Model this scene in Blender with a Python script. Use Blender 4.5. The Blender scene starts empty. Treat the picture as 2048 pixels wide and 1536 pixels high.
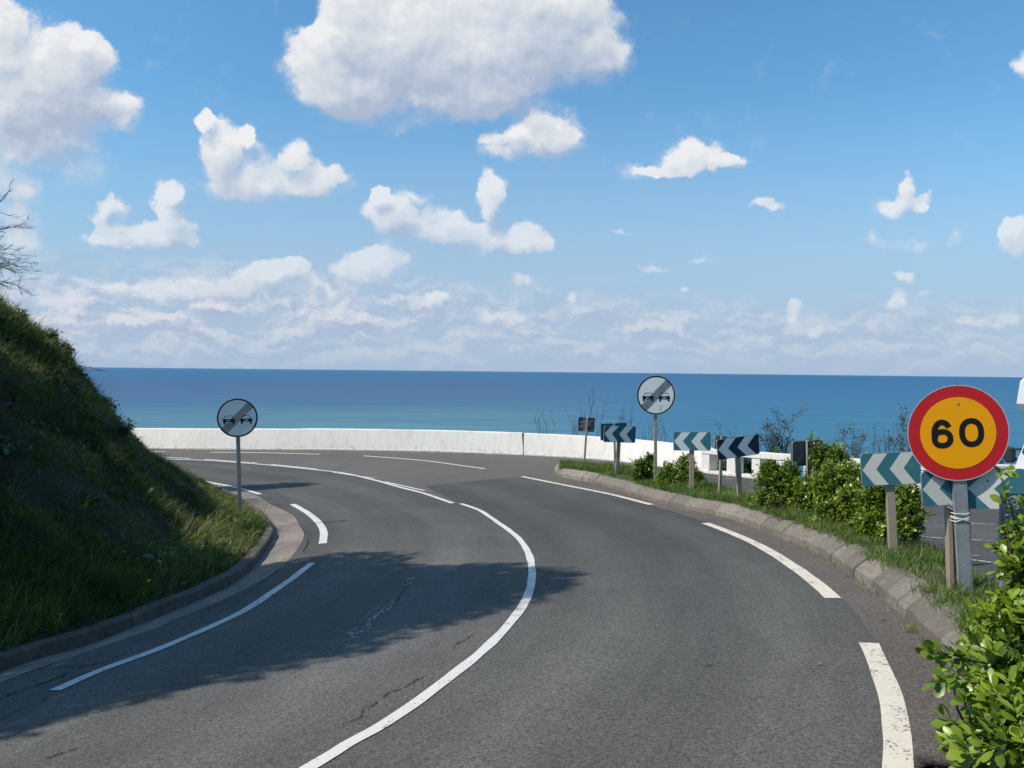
import bpy, math, random
import numpy as np
from mathutils import Vector, Matrix
random.seed(7); RNG = np.random.default_rng(7)
SC = bpy.context.scene; COL = SC.collection

# ------------------------------------------------------------------ camera
F0 = 1540.0; PITCH = math.radians(1.0); ROLL = 0.0107
fw = np.array([0, math.cos(PITCH), -math.sin(PITCH)]); up0 = np.array([0, math.sin(PITCH), math.cos(PITCH)])
r0 = np.array([1.0, 0, 0])
rt = r0*math.cos(ROLL) + up0*math.sin(ROLL); upv = up0*math.cos(ROLL) - r0*math.sin(ROLL)
cam = bpy.data.cameras.new('camera'); camo = bpy.data.objects.new('camera', cam); COL.objects.link(camo)
cam.sensor_width = 36; cam.lens = 36*F0/2048; cam.clip_start = 0.05; cam.clip_end = 90000
M = Matrix.Identity(4)
for i in range(3):
    M[i][0] = rt[i]; M[i][1] = upv[i]; M[i][2] = -fw[i]
camo.matrix_world = M; SC.camera = camo

# ------------------------------------------------------------------ sun, sky, exposure
SUN_EL = math.radians(48.5); SUN_AZ = math.atan2(-0.93, -0.37)     # the sun stands to the left, a little behind
sd_ = np.array([math.sin(SUN_AZ)*math.cos(SUN_EL), math.cos(SUN_AZ)*math.cos(SUN_EL), math.sin(SUN_EL)])
sl = bpy.data.lights.new('sun', 'SUN'); sl.energy = 5.0; sl.angle = math.radians(0.5); sl.color = (1.0, 0.93, 0.83)
so = bpy.data.objects.new('sun', sl); COL.objects.link(so)
so.rotation_euler = Vector(sd_).to_track_quat('Z', 'Y').to_euler(); so.location = (-40, -20, 45)
SC.view_settings.view_transform = 'Standard'; SC.view_settings.look = 'None'
SC.view_settings.exposure = 0.0; SC.view_settings.gamma = 1.0
SC.cycles.max_bounces = 6; SC.cycles.transparent_max_bounces = 8

def NT(tree): return tree.nodes, tree.links
class G_:
    """tiny node helper"""
    def __init__(s, tree): s.t = tree
    def n(s, typ, **kw):
        x = s.t.nodes.new(typ)
        for k, v in kw.items(): setattr(x, k, v)
        return x
    def set(s, sock, v):
        if v is None: return
        if hasattr(v, 'is_linked') or isinstance(v, bpy.types.NodeSocket): s.t.links.new(v, sock)
        else: sock.default_value = v
    def m(s, op, a, b=None, c=None, clamp=False):
        x = s.n('ShaderNodeMath', operation=op, use_clamp=clamp)
        for i, v in enumerate((a, b, c)): s.set(x.inputs[i], v)
        return x.outputs[0]
    def v(s, op, a, b=None, c=None, out=0):
        x = s.n('ShaderNodeVectorMath', operation=op)
        for i, q in enumerate((a, b, c)):
            if q is not None: s.set(x.inputs[i], q)
        return x.outputs[out]
    def noise(s, vec, scale, detail=4, rough=.5, col=False, dist=0.0, dim='3D'):
        x = s.n('ShaderNodeTexNoise', noise_dimensions=dim)
        s.set(x.inputs['Vector'], vec); x.inputs['Scale'].default_value = scale
        x.inputs['Detail'].default_value = detail; x.inputs['Roughness'].default_value = rough
        x.inputs['Distortion'].default_value = dist
        return x.outputs['Color' if col else 'Fac']
    def ramp(s, fac, stops, interp='LINEAR'):
        x = s.n('ShaderNodeValToRGB'); cr = x.color_ramp; cr.interpolation = interp
        while len(cr.elements) < len(stops): cr.elements.new(0.5)
        for e, (p, c) in zip(cr.elements, stops):
            e.position = p; e.color = (*c, 1) if len(c) == 3 else c
        s.set(x.inputs[0], fac); return x.outputs[0]
    def mix(s, fac, a, b, mode='MIX'):
        x = s.n('ShaderNodeMix', data_type='RGBA', blend_type=mode)
        s.set(x.inputs[0], fac)
        for i, q in ((6, a), (7, b)):
            if isinstance(q, tuple) and len(q) == 3: q = (*q, 1)
            s.set(x.inputs[i], q)
        return x.outputs[2]
    def mr(s, x_, a, b, c=0.0, d=1.0, interp='LINEAR'):
        x = s.n('ShaderNodeMapRange', interpolation_type=interp)
        for i, q in enumerate((x_, a, b, c, d)): s.set(x.inputs[i], q)
        return x.outputs[0]

def world():
    w = bpy.data.worlds.new('World'); SC.world = w; w.use_nodes = True
    t = w.node_tree; t.nodes.clear(); g = G_(t)
    sky = g.n('ShaderNodeTexSky', sky_type='NISHITA', sun_disc=False)
    sky.sun_elevation = SUN_EL; sky.sun_rotation = SUN_AZ; sky.altitude = 60
    sky.air_density = 1.25; sky.dust_density = 0.7; sky.ozone_density = 2.5
    geo = g.n('ShaderNodeNewGeometry'); d = g.v('SCALE', geo.outputs['Incoming'], None); d.node.inputs['Scale'].default_value = -1.0
    sep = g.n('ShaderNodeSeparateXYZ'); g.set(sep.inputs[0], d)
    X, Y, Z = sep.outputs
    # direction on a tangent plane facing the sea: where each cloud stands in the sky
    yy = g.m('MAXIMUM', Y, 0.02)
    uu = g.m('DIVIDE', X, yy); vv = g.m('DIVIDE', Z, yy)
    skc = g.v('MULTIPLY', sky.outputs[0], SKYMUL)
    cmb = g.n('ShaderNodeCombineXYZ'); g.set(cmb.inputs[0], uu); g.set(cmb.inputs[1], vv); P0 = cmb.outputs[0]
    n1 = g.noise(P0, 9.0, 2, .55, True); n2 = g.noise(P0, 34.0, 4, .62, True)
    w1 = g.v('MULTIPLY_ADD', n1, (0.055, 0.050, 0.0), (-0.0275, -0.0250, 0.0))
    w2 = g.v('MULTIPLY_ADD', n2, (0.032, 0.030, 0.0), (-0.0160, -0.0150, 0.0))
    W = g.v('ADD', w1, w2)
    def billow(P, sc, det, r_):
        x = g.n('ShaderNodeTexVoronoi', feature='F1'); x.normalize = True; g.set(x.inputs['Vector'], P); x.inputs['Scale'].default_value = sc
        x.inputs['Detail'].default_value = det; x.inputs['Roughness'].default_value = r_; return g.m('SUBTRACT', 1.0, x.outputs['Distance'])
    Pb = g.v('MULTIPLY_ADD', n2, (0.035, 0.035, 0.03), P0)
    fb = g.m('ADD', g.m('MULTIPLY', billow(Pb, 15.0, 3.0, .62), .75), g.m('MULTIPLY_ADD', g.noise(P0, 30.0, 6, .6), .7, -.28))
    Pw = g.v('ADD', P0, W)
    off = g.v('ADD', P0, (-0.009, 0.022, 0.0))
    Pw2 = g.v('MULTIPLY_ADD', W, (0.8, 0.8, 0.0), off)
    Pb2 = g.v('ADD', Pb, (-0.006, 0.013, 0.0))
    fb2 = g.m('ADD', g.m('MULTIPLY', billow(Pb2, 15.0, 3.0, .62), .75), g.m('MULTIPLY_ADD', g.noise(g.v('ADD', P0, (-0.006, 0.013, 0.0)), 30.0, 5, .6), .7, -.28))
    wisp = g.m('MULTIPLY_ADD', g.noise(g.v('ADD', P0, g.v('MULTIPLY', n1, (.08, .05, 0))), 16.0, 7, .66), 1.9, -.78)
    # the low bank of far cloud over the sea, and the milky air near the horizon
    sc = g.v('MULTIPLY', g.v('ADD', P0, W), (1.0, 2.5, 1.0)); b1 = g.noise(sc, 11.0, 7, .58)
    bm = g.mr(vv, g.mr(uu, -.4, .3, .07, .045), g.mr(uu, -.4, .3, .17, .115), 1.0, 0.0, 'SMOOTHSTEP')
    bm2 = g.mr(uu, -0.5, 0.55, 1.12, 0.70)
    lo = g.mr(vv, 0.0, 0.075, 0.12, 1.0)
    ba = g.m('MULTIPLY', g.m('MULTIPLY', g.mr(b1, 0.33, 0.58, 0.0, 1.0, 'SMOOTHSTEP'), bm), g.m('MULTIPLY', bm2, lo))
    b2 = g.noise(g.v('ADD', sc, (-0.008, 0.022, 0)), 11.0, 6, .58)
    bl = g.mr(g.m('SUBTRACT', b1, b2), -0.07, 0.08, 0.0, 1.0)
    bcol = g.ramp(bl, [(0.0, (0.42, 0.49, 0.66)), (0.5, (0.54, 0.60, 0.73)), (1.0, (0.71, 0.735, 0.79))])
    hz = g.mr(vv, 0.0, 0.40, 0.93, 0.0, 'SMOOTHSTEP')
    base = g.mix(hz, skc, (0.40, 0.515, 0.70))
    base = g.mix(g.m('MULTIPLY', ba, 0.95), base, bcol)
    fadec = g.mr(vv, 0.01, 0.30, 0.36, 1.0)
    def density(P, px0, px1):
        s = 0.0
        for (px, py, rx, ry, wt) in CLOUDS:
            if px + rx*1.42 + 75 < px0 or px - rx*1.42 - 75 > px1: continue
            dr = fw + (px-1024)/F0*rt - (py-768)/F0*upv
            cu, cv = dr[0]/dr[1], dr[2]/dr[1]
            k = 1.42
            su, sv = F0/(rx*k), F0/(ry*k)
            q = g.v('MULTIPLY_ADD', P, (su, sv, 0.0), (-cu*su, -cv*sv, 0.0))
            e = g.v('DOT_PRODUCT', q, q, out=1)
            f = g.m('SUBTRACT', 1.0, e, clamp=True)
            s = g.m('MULTIPLY_ADD', f, wt, s)
        return s
    def clouds(px0, px1):
        D0 = density(Pw, px0, px1); D1 = density(Pw2, px0, px1)
        a = g.m('ADD', D0, g.m('MULTIPLY_ADD', fb, 1.25, -0.78))
        und = g.m('MULTIPLY_ADD', g.m('SUBTRACT', D1, D0), 1.1, 0.50, clamp=True)      # undersides melt away, tops stay crisp
        alpha = g.mr(a, 0.12, g.m('MULTIPLY_ADD', und, 0.80, 0.50), 0.0, 1.0, 'SMOOTHSTEP')
        veil = g.mr(g.m('ADD', g.m('MULTIPLY', D0, .9), wisp), 0.25, 1.3, 0.0, 0.62, 'SMOOTHSTEP')
        alpha = g.m('MAXIMUM', alpha, veil)
        # light falls from the upper left: the less cloud lies that way, the brighter
        rat = g.m('MAXIMUM', g.m('MINIMUM', g.m('DIVIDE', g.m('SUBTRACT', D0, D1), g.m('MULTIPLY_ADD', D0, .85, .22)), 1.0), -1.0)
        dl = g.m('ADD', g.m('MULTIPLY_ADD', rat, .34, g.m('MULTIPLY', g.m('SUBTRACT', D0, D1), .62)), g.m('MULTIPLY', g.m('SUBTRACT', fb, fb2), 1.8))
        thick = g.mr(D1, 0.5, 1.8, 0.0, 0.34, 'SMOOTHSTEP')
        lit = g.m('SUBTRACT', g.m('MULTIPLY_ADD', dl, 0.62, 0.58), thick, clamp=True)
        ccol = g.ramp(lit, [(0.0, (0.42, 0.50, 0.65)), (0.28, (0.53, 0.60, 0.71)), (0.55, (0.65, 0.70, 0.77)), (0.8, (0.75, 0.78, 0.82)), (1.0, (0.86, 0.87, 0.89))])
        full = g.mix(g.m('MULTIPLY', alpha, fadec), base, ccol)
        bg = g.n('ShaderNodeBackground'); g.set(bg.inputs[0], full); return bg.outputs[0]
    def smix(f, a, b):
        x = g.n('ShaderNodeMixShader'); g.set(x.inputs[0], f); t.links.new(a, x.inputs[1]); t.links.new(b, x.inputs[2]); return x.outputs[0]
    tu = lambda px: float((px-1024)/F0)
    cl = smix(g.m('GREATER_THAN', uu, tu(720)), clouds(-400, 720), smix(g.m('GREATER_THAN', uu, tu(1250)), clouds(720, 1250), clouds(1250, 2500)))
    clr = g.n('ShaderNodeBackground'); g.set(clr.inputs[0], skc)
    win = g.m('MULTIPLY', g.m('GREATER_THAN', Y, 0.03), g.m('MULTIPLY', g.m('GREATER_THAN', Z, -0.02), g.m('LESS_THAN', vv, 0.75)))
    bg = g.n('ShaderNodeBackground')
    class _B: pass
    bg = _B(); bg.outputs = [smix(win, clr.outputs[0], cl)]
    o = g.n('ShaderNodeOutputWorld'); t.links.new(bg.outputs[0], o.inputs[0])

SKYMUL = (0.081, 0.134, 0.157)      # sky strength about 0.1 with the camera's white balance
CLOUDS = [
 (60,120,110,85,.8),(150,135,75,75,.8),(20,200,120,85,.8),(130,215,130,60,.7),(225,212,65,36,.6),(0,50,42,60,.6),(190,105,42,44,.5),(60,265,110,55,.5),
 (40,335,80,50,.42),(10,420,70,80,.46),(60,440,40,60,.36),(180,330,48,40,.34),(20,500,70,40,.30),(110,300,80,40,.3),
 (620,110,62,62,.6),(690,150,90,85,.8),(700,20,50,60,.7),(780,60,120,90,.8),(850,150,150,85,.9),(960,70,150,110,.9),(1040,135,130,60,.9),(1150,62,92,80,.8),(1215,115,58,46,.7),(720,190,90,34,.55),(950,190,110,28,.5),(1100,10,120,70,.7),(660,170,55,40,.4),
 (1085,255,66,42,.9),(1015,285,56,36,.8),(1115,288,46,32,.6),(1075,228,26,18,.4),(1040,318,74,18,.35),
 (408,240,16,20,.8),(432,290,36,45,.8),(480,330,60,55,.8),(480,375,80,36,.6),(588,300,28,26,.7),(600,350,60,40,.8),(652,372,52,32,.5),(490,268,17,16,.7),
 (222,425,30,34,.8),(220,475,50,22,.6),(290,478,72,25,.7),(345,462,44,32,.8),(345,384,26,20,.7),(214,395,12,18,.6),(335,420,28,34,.7),
 (755,383,18,14,.8),(770,418,44,26,.8),(810,390,56,26,.5),(850,450,80,32,.9),(950,482,90,30,.8),(975,390,25,38,.9),(988,430,26,34,.8),(1040,480,50,30,.8),(1088,490,24,14,.7),(790,478,50,46,.5),(765,535,52,28,.6),
 (1385,312,60,29,.72),(1448,328,46,17,.6),(1288,335,38,18,.5),(1338,333,46,14,.5),
 (1806,368,20,22,.8),(1795,402,48,22,.8),(1840,395,20,16,.5),(1530,418,40,11,.6),(2034,470,36,34,1.0),(2044,130,32,26,.6),
 (1755,470,18,18,.45),(1915,468,18,20,.45),(1830,487,66,10,.35),(1310,540,32,10,.5),(1370,570,18,11,.5),(1800,555,17,12,.55),(1225,470,48,6,.35),(1410,515,44,7,.38),(1315,210,20,14,.28),(790,250,56,14,.28),(1045,570,26,18,.5),(940,540,44,8,.35),
 (120,600,60,26,.5),(240,575,60,26,.5),(340,580,60,26,.6),(430,575,60,26,.6),(545,560,70,34,.8),(560,535,40,22,.6),(640,590,60,26,.5),(720,545,45,34,.7),(160,655,30,9,.7),(870,605,48,14,.6),(1000,625,80,14,.45),(1140,598,15,20,.5),(1590,625,17,16,.8),(1800,612,22,20,.7),(1640,655,60,12,.4),(1980,640,80,18,.5),(1850,590,70,8,.35)]
world()

# ------------------------------------------------------------------ the lie of the land
S_ = [-1.52455012, 6.88234504e-02, -1.10433617e-01, -1.48323040e-03, -2.46816959e-03, 2.07576349e-03]
def Gz(x, y):
    x = np.clip(x, -32, 22); y = np.clip(y, -6, 34)
    return S_[0]+S_[1]*x+S_[2]*y+S_[3]*x*x+S_[4]*x*y+S_[5]*y*y
def ray(px, py): return fw + (px-1024)/F0*rt - (py-768)/F0*upv
def at(px, py, D): return ray(px, py)*D
def gnd(px, py, o=0.0, h=None):
    h = h or (lambda x, y: Gz(x, y)+o)
    d = ray(px, py); t = .5
    while t < 90 and d[2]*t > h(d[0]*t, d[1]*t): t += .05
    a, b = t-.05, t
    for _ in range(26):
        m = (a+b)/2
        if d[2]*m > h(d[0]*m, d[1]*m): a = m
        else: b = m
    return d*a
def g2(px, py, o=0.0): return tuple(gnd(px, py, o)[:2])
def crom(P, n=12):
    P = np.array(P, float); Q = np.vstack([2*P[0]-P[1], P, 2*P[-1]-P[-2]]); o = []
    for i in range(1, len(Q)-2):
        for k in range(n):
            t = k/n; a, b, c, d = Q[i-1:i+3]
            o.append(.5*((2*b)+(c-a)*t+(2*a-5*b+4*c-d)*t*t+(3*b-a-3*c+d)*t**3))
    o.append(Q[-2]); return np.array(o)
def resample(C, step):
    C = np.array(C, float); L = np.r_[0, np.cumsum(np.linalg.norm(np.diff(C, axis=0), axis=1))]
    n = max(2, int(round(L[-1]/step))+1); s = np.linspace(0, L[-1], n)
    return np.stack([np.interp(s, L, C[:, i]) for i in range(C.shape[1])], 1)
def normals2(C):
    T = np.gradient(C, axis=0); T /= np.linalg.norm(T, axis=1)[:, None]+1e-9
    return np.stack([-T[:, 1], T[:, 0]], 1)       # left of travel
def side_dist(x, y, C):
    P = np.stack([x, y], -1); best = np.full(np.shape(x), 1e9); s = np.zeros(np.shape(x))
    if P.size <= 40:                     # a few points: all segments at once
        a, ab = C[:-1], np.diff(C, axis=0); Q = P.reshape(-1, 1, 2)-a; t = np.clip((Q*ab).sum(-1)/(ab*ab).sum(-1), 0, 1); q = Q-t[..., None]*ab
        d = np.hypot(q[..., 0], q[..., 1]); i = d.argmin(1); k = np.arange(len(i)); c = ab[i, 0]*Q[k, i, 1]-ab[i, 1]*Q[k, i, 0]
        return (d[k, i]*np.sign(c)).reshape(np.shape(x))
    for a, b in zip(C[:-1], C[1:]):
        ab = b-a; t = np.clip(((P-a)@ab)/(ab@ab), 0, 1); q = P-a-t[..., None]*ab; d = np.hypot(q[..., 0], q[..., 1])
        c = ab[0]*(P[..., 1]-a[1])-ab[1]*(P[..., 0]-a[0]); m = d < best
        best = np.where(m, d, best); s = np.where(m, np.sign(c), s)
    return best*s
BANK = resample(crom([(-4.7, -14), (-4.5, -4), (-4.25, 2)] + [g2(*p) for p in
    [(0, 1348), (150, 1303), (254, 1262), (476, 1163), (540, 1090), (546, 1068), (533, 1043), (508, 1021), (444, 986), (330, 945)]] + [(-15.5, 26.2), (-24, 29), (-36, 31)]), .25)
def lat(x, y, s, seed=0):
    """smooth value noise"""
    xi = np.floor(x/s); yi = np.floor(y/s); fx = x/s-xi; fy = y/s-yi
    fx = fx*fx*(3-2*fx); fy = fy*fy*(3-2*fy)
    def h(a, b):
        v = np.sin(a*127.1+b*311.7+seed*74.7)*43758.5453; return v-np.floor(v)
    return (h(xi, yi)*(1-fx)+h(xi+1, yi)*fx)*(1-fy)+(h(xi, yi+1)*(1-fx)+h(xi+1, yi+1)*fx)*fy
HX = [0, .12, .25, .6, 1.0, 2.0, 2.6, 3.1, 3.4, 3.9, 4.4, 6, 12, 40]
HZ = [-.1, .08, .155, .235, .36, 1.24, 1.92, 2.66, 3.02, 3.52, 4.02, 5.2, 9, 17]
def bank_h(d, x, y):
    h = np.interp(d, HX, HZ)
    k = np.clip((d-.5)/1.5, 0, 1)
    n = (lat(x, y, 1.3, 1)-.5)*.30 + (lat(x, y, .55, 2)-.5)*.36 + (lat(x, y, .22, 3)-.5)*.10
    return h + n*k
WALLPX = [(299, 897), (462, 899), (750, 901), (1000, 908), (1207, 920), (1344, 936)]
WALL = [(-36, 33.0), (-26, 32.2), (-19, 31.2)] + [g2(*p) for p in WALLPX] + [g2(1403, 945)]
WALL_C = resample(crom(WALL), .4)
PARAPET = [g2(1403, 945), g2(1517, 955), g2(1844, 990)]
PA, PB = np.array(PARAPET[0]), np.array(PARAPET[2])
EDGE = resample(np.vstack([WALL_C, [PA+(PB-PA)*.5], [PB], [(14.5, 16.2)], [(24, 15)], [(44, 10)]]), .5)
def terrain_z(x, y):
    d = side_dist(x, y, BANK); g = Gz(x, y)
    z = np.where(d > 0, g + bank_h(d, x, y), g-.06)
    e = side_dist(x, y, EDGE)          # left of travel = seaward
    out = np.clip(e-.55, 0, None)
    cliff = g - .10 - out*1.1 + (lat(x, y, 1.7, 9)-.5)*np.clip(out, 0, 1.2)
    z = np.where(e > .25, np.maximum(np.where(d > 0, np.minimum(z, cliff), cliff), -85), z)
    return z

# ------------------------------------------------------------------ helpers for objects
def tag(o, label=None, cat=None, group=None, kind=None):
    if label: o['label'] = label
    if cat: o['category'] = cat
    if group: o['group'] = group
    if kind: o['kind'] = kind
    return o
def link(name, me, parent=None, mats=()):
    for m in (mats if isinstance(mats, (list, tuple)) else [mats]): me.materials.append(m)
    o = bpy.data.objects.new(name, me); COL.objects.link(o)
    if parent: o.parent = parent
    return o
def thing(name, label, cat, loc=(0, 0, 0), rot=(0, 0, 0), group=None):
    o = bpy.data.objects.new(name, None); COL.objects.link(o); o.empty_display_size = .1
    o.location = loc; o.rotation_euler = rot
    return tag(o, label, cat, group)
def fast(name, V, F, mats, parent=None, attr=None, smooth=False, mi=None):
    """V (n,3); F (m,k) of one size or list of arrays"""
    me = bpy.data.meshes.new(name)
    Fs = F if isinstance(F, list) else [F]
    Fs = [np.asarray(f, np.int32) for f in Fs if len(f)]
    V = np.asarray(V, np.float32)
    me.vertices.add(len(V)); me.vertices.foreach_set('co', V.ravel())
    tot = np.concatenate([np.full(len(f), f.shape[1], np.int32) for f in Fs]); idx = np.concatenate([f.ravel() for f in Fs])
    me.loops.add(len(idx)); me.loops.foreach_set('vertex_index', idx)
    me.polygons.add(len(tot)); me.polygons.foreach_set('loop_start', np.r_[0, np.cumsum(tot)[:-1]].astype(np.int32))
    if mi is not None: me.polygons.foreach_set('material_index', np.asarray(mi, np.int32))
    me.update(calc_edges=True); me.validate()
    if smooth: me.polygons.foreach_set('use_smooth', np.ones(len(me.polygons), bool))
    if attr is not None:
        for k, v in attr.items():
            a = me.attributes.new(k, 'FLOAT', 'POINT'); a.data.foreach_set('value', np.asarray(v, np.float32))
    return link(name, me, parent, mats)
class MB:
    def __init__(s): s.V = []; s.F = []; s.M = []
    def add(s, vs, fs, mi=0):
        b = len(s.V); s.V += [tuple(map(float, v)) for v in vs]; s.F += [tuple(i+b for i in f) for f in fs]; s.M += [mi]*len(fs); return s
    def box(s, c, sz, mi=0, bev=0.0, rot=None):
        x, y, z = [q/2 for q in sz]; b = min(bev, x*.9, y*.9, z*.9)
        if b <= 0:
            vs = [(sx*x, sy*y, sz_*z) for sz_ in (-1, 1) for sx, sy in ((-1, -1), (1, -1), (1, 1), (-1, 1))]
            fs = [(3, 2, 1, 0), (4, 5, 6, 7)] + [(i, (i+1) % 4, 4+(i+1) % 4, 4+i) for i in range(4)]
        else:
            prof = [(-z, b), (-z+b, 0), (z-b, 0), (z, b)]; vs = []
            for zz, ins in prof:
                X, Y = x-ins, y-ins
                q = b*.6 if ins == 0 else b*.3
                vs += [(-X+q, -Y, zz), (X-q, -Y, zz), (X, -Y+q, zz), (X, Y-q, zz), (X-q, Y, zz), (-X+q, Y, zz), (-X, Y-q, zz), (-X, -Y+q, zz)]
            fs = [tuple(range(7, -1, -1)), tuple(range(24, 32))]
            for k in range(3): fs += [(k*8+i, k*8+(i+1) % 8, k*8+8+(i+1) % 8, k*8+8+i) for i in range(8)]
        if rot is not None: vs = [rot @ Vector(v) for v in vs]
        return s.add([(v[0]+c[0], v[1]+c[1], v[2]+c[2]) for v in vs], fs, mi)
    def plate(s, pts, y0, y1, mi=0, side=None):
        """polygon in the local xz plane (counter-clockwise seen from -y), from y0 (front) to y1 (back)"""
        n = len(pts); vs = [(p[0], y0, p[1]) for p in pts] + [(p[0], y1, p[1]) for p in pts]
        s.add(vs, [tuple(range(n))], mi)
        b = len(s.V)-2*n
        s.F += [tuple(b+n+i for i in range(n-1, -1, -1))]; s.M += [mi if side is None else side]
        for i in range(n):
            j = (i+1) % n; s.F.append((b+j, b+i, b+n+i, b+n+j)); s.M.append(mi if side is None else side)
        return s
    def tube(s, pts, rad, n=6, mi=0, cap=True):
        pts = [Vector(p) for p in pts]; R = rad if isinstance(rad, (list, tuple)) else [rad]*len(pts)
        rings = []; prev = None
        for i, p in enumerate(pts):
            t = (pts[min(i+1, len(pts)-1)]-pts[max(i-1, 0)]).normalized()
            a = t.orthogonal().normalized() if prev is None else (prev - t*prev.dot(t)).normalized()
            prev = a; b = t.cross(a)
            rings.append([p + (a*math.cos(2*math.pi*k/n)+b*math.sin(2*math.pi*k/n))*R[i] for k in range(n)])
        vs = [v for r in rings for v in r]
        fs = [(i*n+k, i*n+(k+1) % n, (i+1)*n+(k+1) % n, (i+1)*n+k) for i in range(len(pts)-1) for k in range(n)]
        if cap and n > 2: fs += [tuple(range(n-1, -1, -1)), tuple((len(pts)-1)*n+k for k in range(n))]
        return s.add(vs, fs, mi)
    def build(s, name, mats, parent=None, smooth=False):
        me = bpy.data.meshes.new(name); me.from_pydata(s.V, [], s.F); me.update()
        if len(set(s.M)) > 1: me.polygons.foreach_set('material_index', s.M)
        if smooth: me.polygons.foreach_set('use_smooth', [True]*len(me.polygons))
        return link(name, me, parent, mats)
def grid_faces(nu, nv):
    i, j = np.meshgrid(np.arange(nu-1), np.arange(nv-1), indexing='ij'); a = (i*nv+j).ravel()
    return np.stack([a, a+nv, a+nv+1, a+1], 1)
def loft(A, B, nv, z_off, zf=Gz):
    """sheet between two plan curves of equal count, lying on the land"""
    t = np.linspace(0, 1, nv)[None, :, None]; P = A[:, None, :]*(1-t)+B[:, None, :]*t
    z = zf(P[..., 0], P[..., 1]) + z_off
    V = np.concatenate([P, z[..., None]], -1).reshape(-1, 3)
    F = grid_faces(len(A), nv)
    a, b, c = V[F[:, 0]], V[F[:, 1]], V[F[:, 2]]
    nz = np.cross(b-a, c-a)[:, 2]; 
    if nz.mean() < 0: F = F[:, ::-1]
    return V, F

# ------------------------------------------------------------------ materials
def mat(name):
    m = bpy.data.materials.new(name); m.use_nodes = True; t = m.node_tree; t.nodes.clear(); g = G_(t)
    p = g.n('ShaderNodeBsdfPrincipled'); o = g.n('ShaderNodeOutputMaterial'); t.links.new(p.outputs[0], o.inputs[0])
    g.p = p; g.o = o; return m, g
def bump(g, h, st, dist=.01):
    b = g.n('ShaderNodeBump'); b.inputs['Strength'].default_value = st; b.inputs['Distance'].default_value = dist
    g.set(b.inputs['Height'], h); g.t.links.new(b.outputs[0], g.p.inputs['Normal'])
def objco(g):
    return g.n('ShaderNodeTexCoord').outputs['Object']
def simple(name, col, rough=.6, metal=0.0, var=.12, scale=8.0, bs=0.0, bscale=60, spec=.5, dirt=None):
    m, g = mat(name); co = objco(g)
    n = g.noise(co, scale, 5, .6)
    c = g.mix(n, tuple(q*(1-var) for q in col), tuple(min(1, q*(1+var)) for q in col))
    if dirt:
        dn = g.mr(g.noise(co, scale*2.3, 6, .7), dirt[1], dirt[1]+.12, 0, dirt[2]); c = g.mix(dn, c, dirt[0])
    g.set(g.p.inputs['Base Color'], c); g.p.inputs['Roughness'].default_value = rough; g.p.inputs['Metallic'].default_value = metal
    g.p.inputs['Specular IOR Level'].default_value = spec
    if bs: bump(g, g.noise(co, bscale, 4), bs)
    return m
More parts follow.
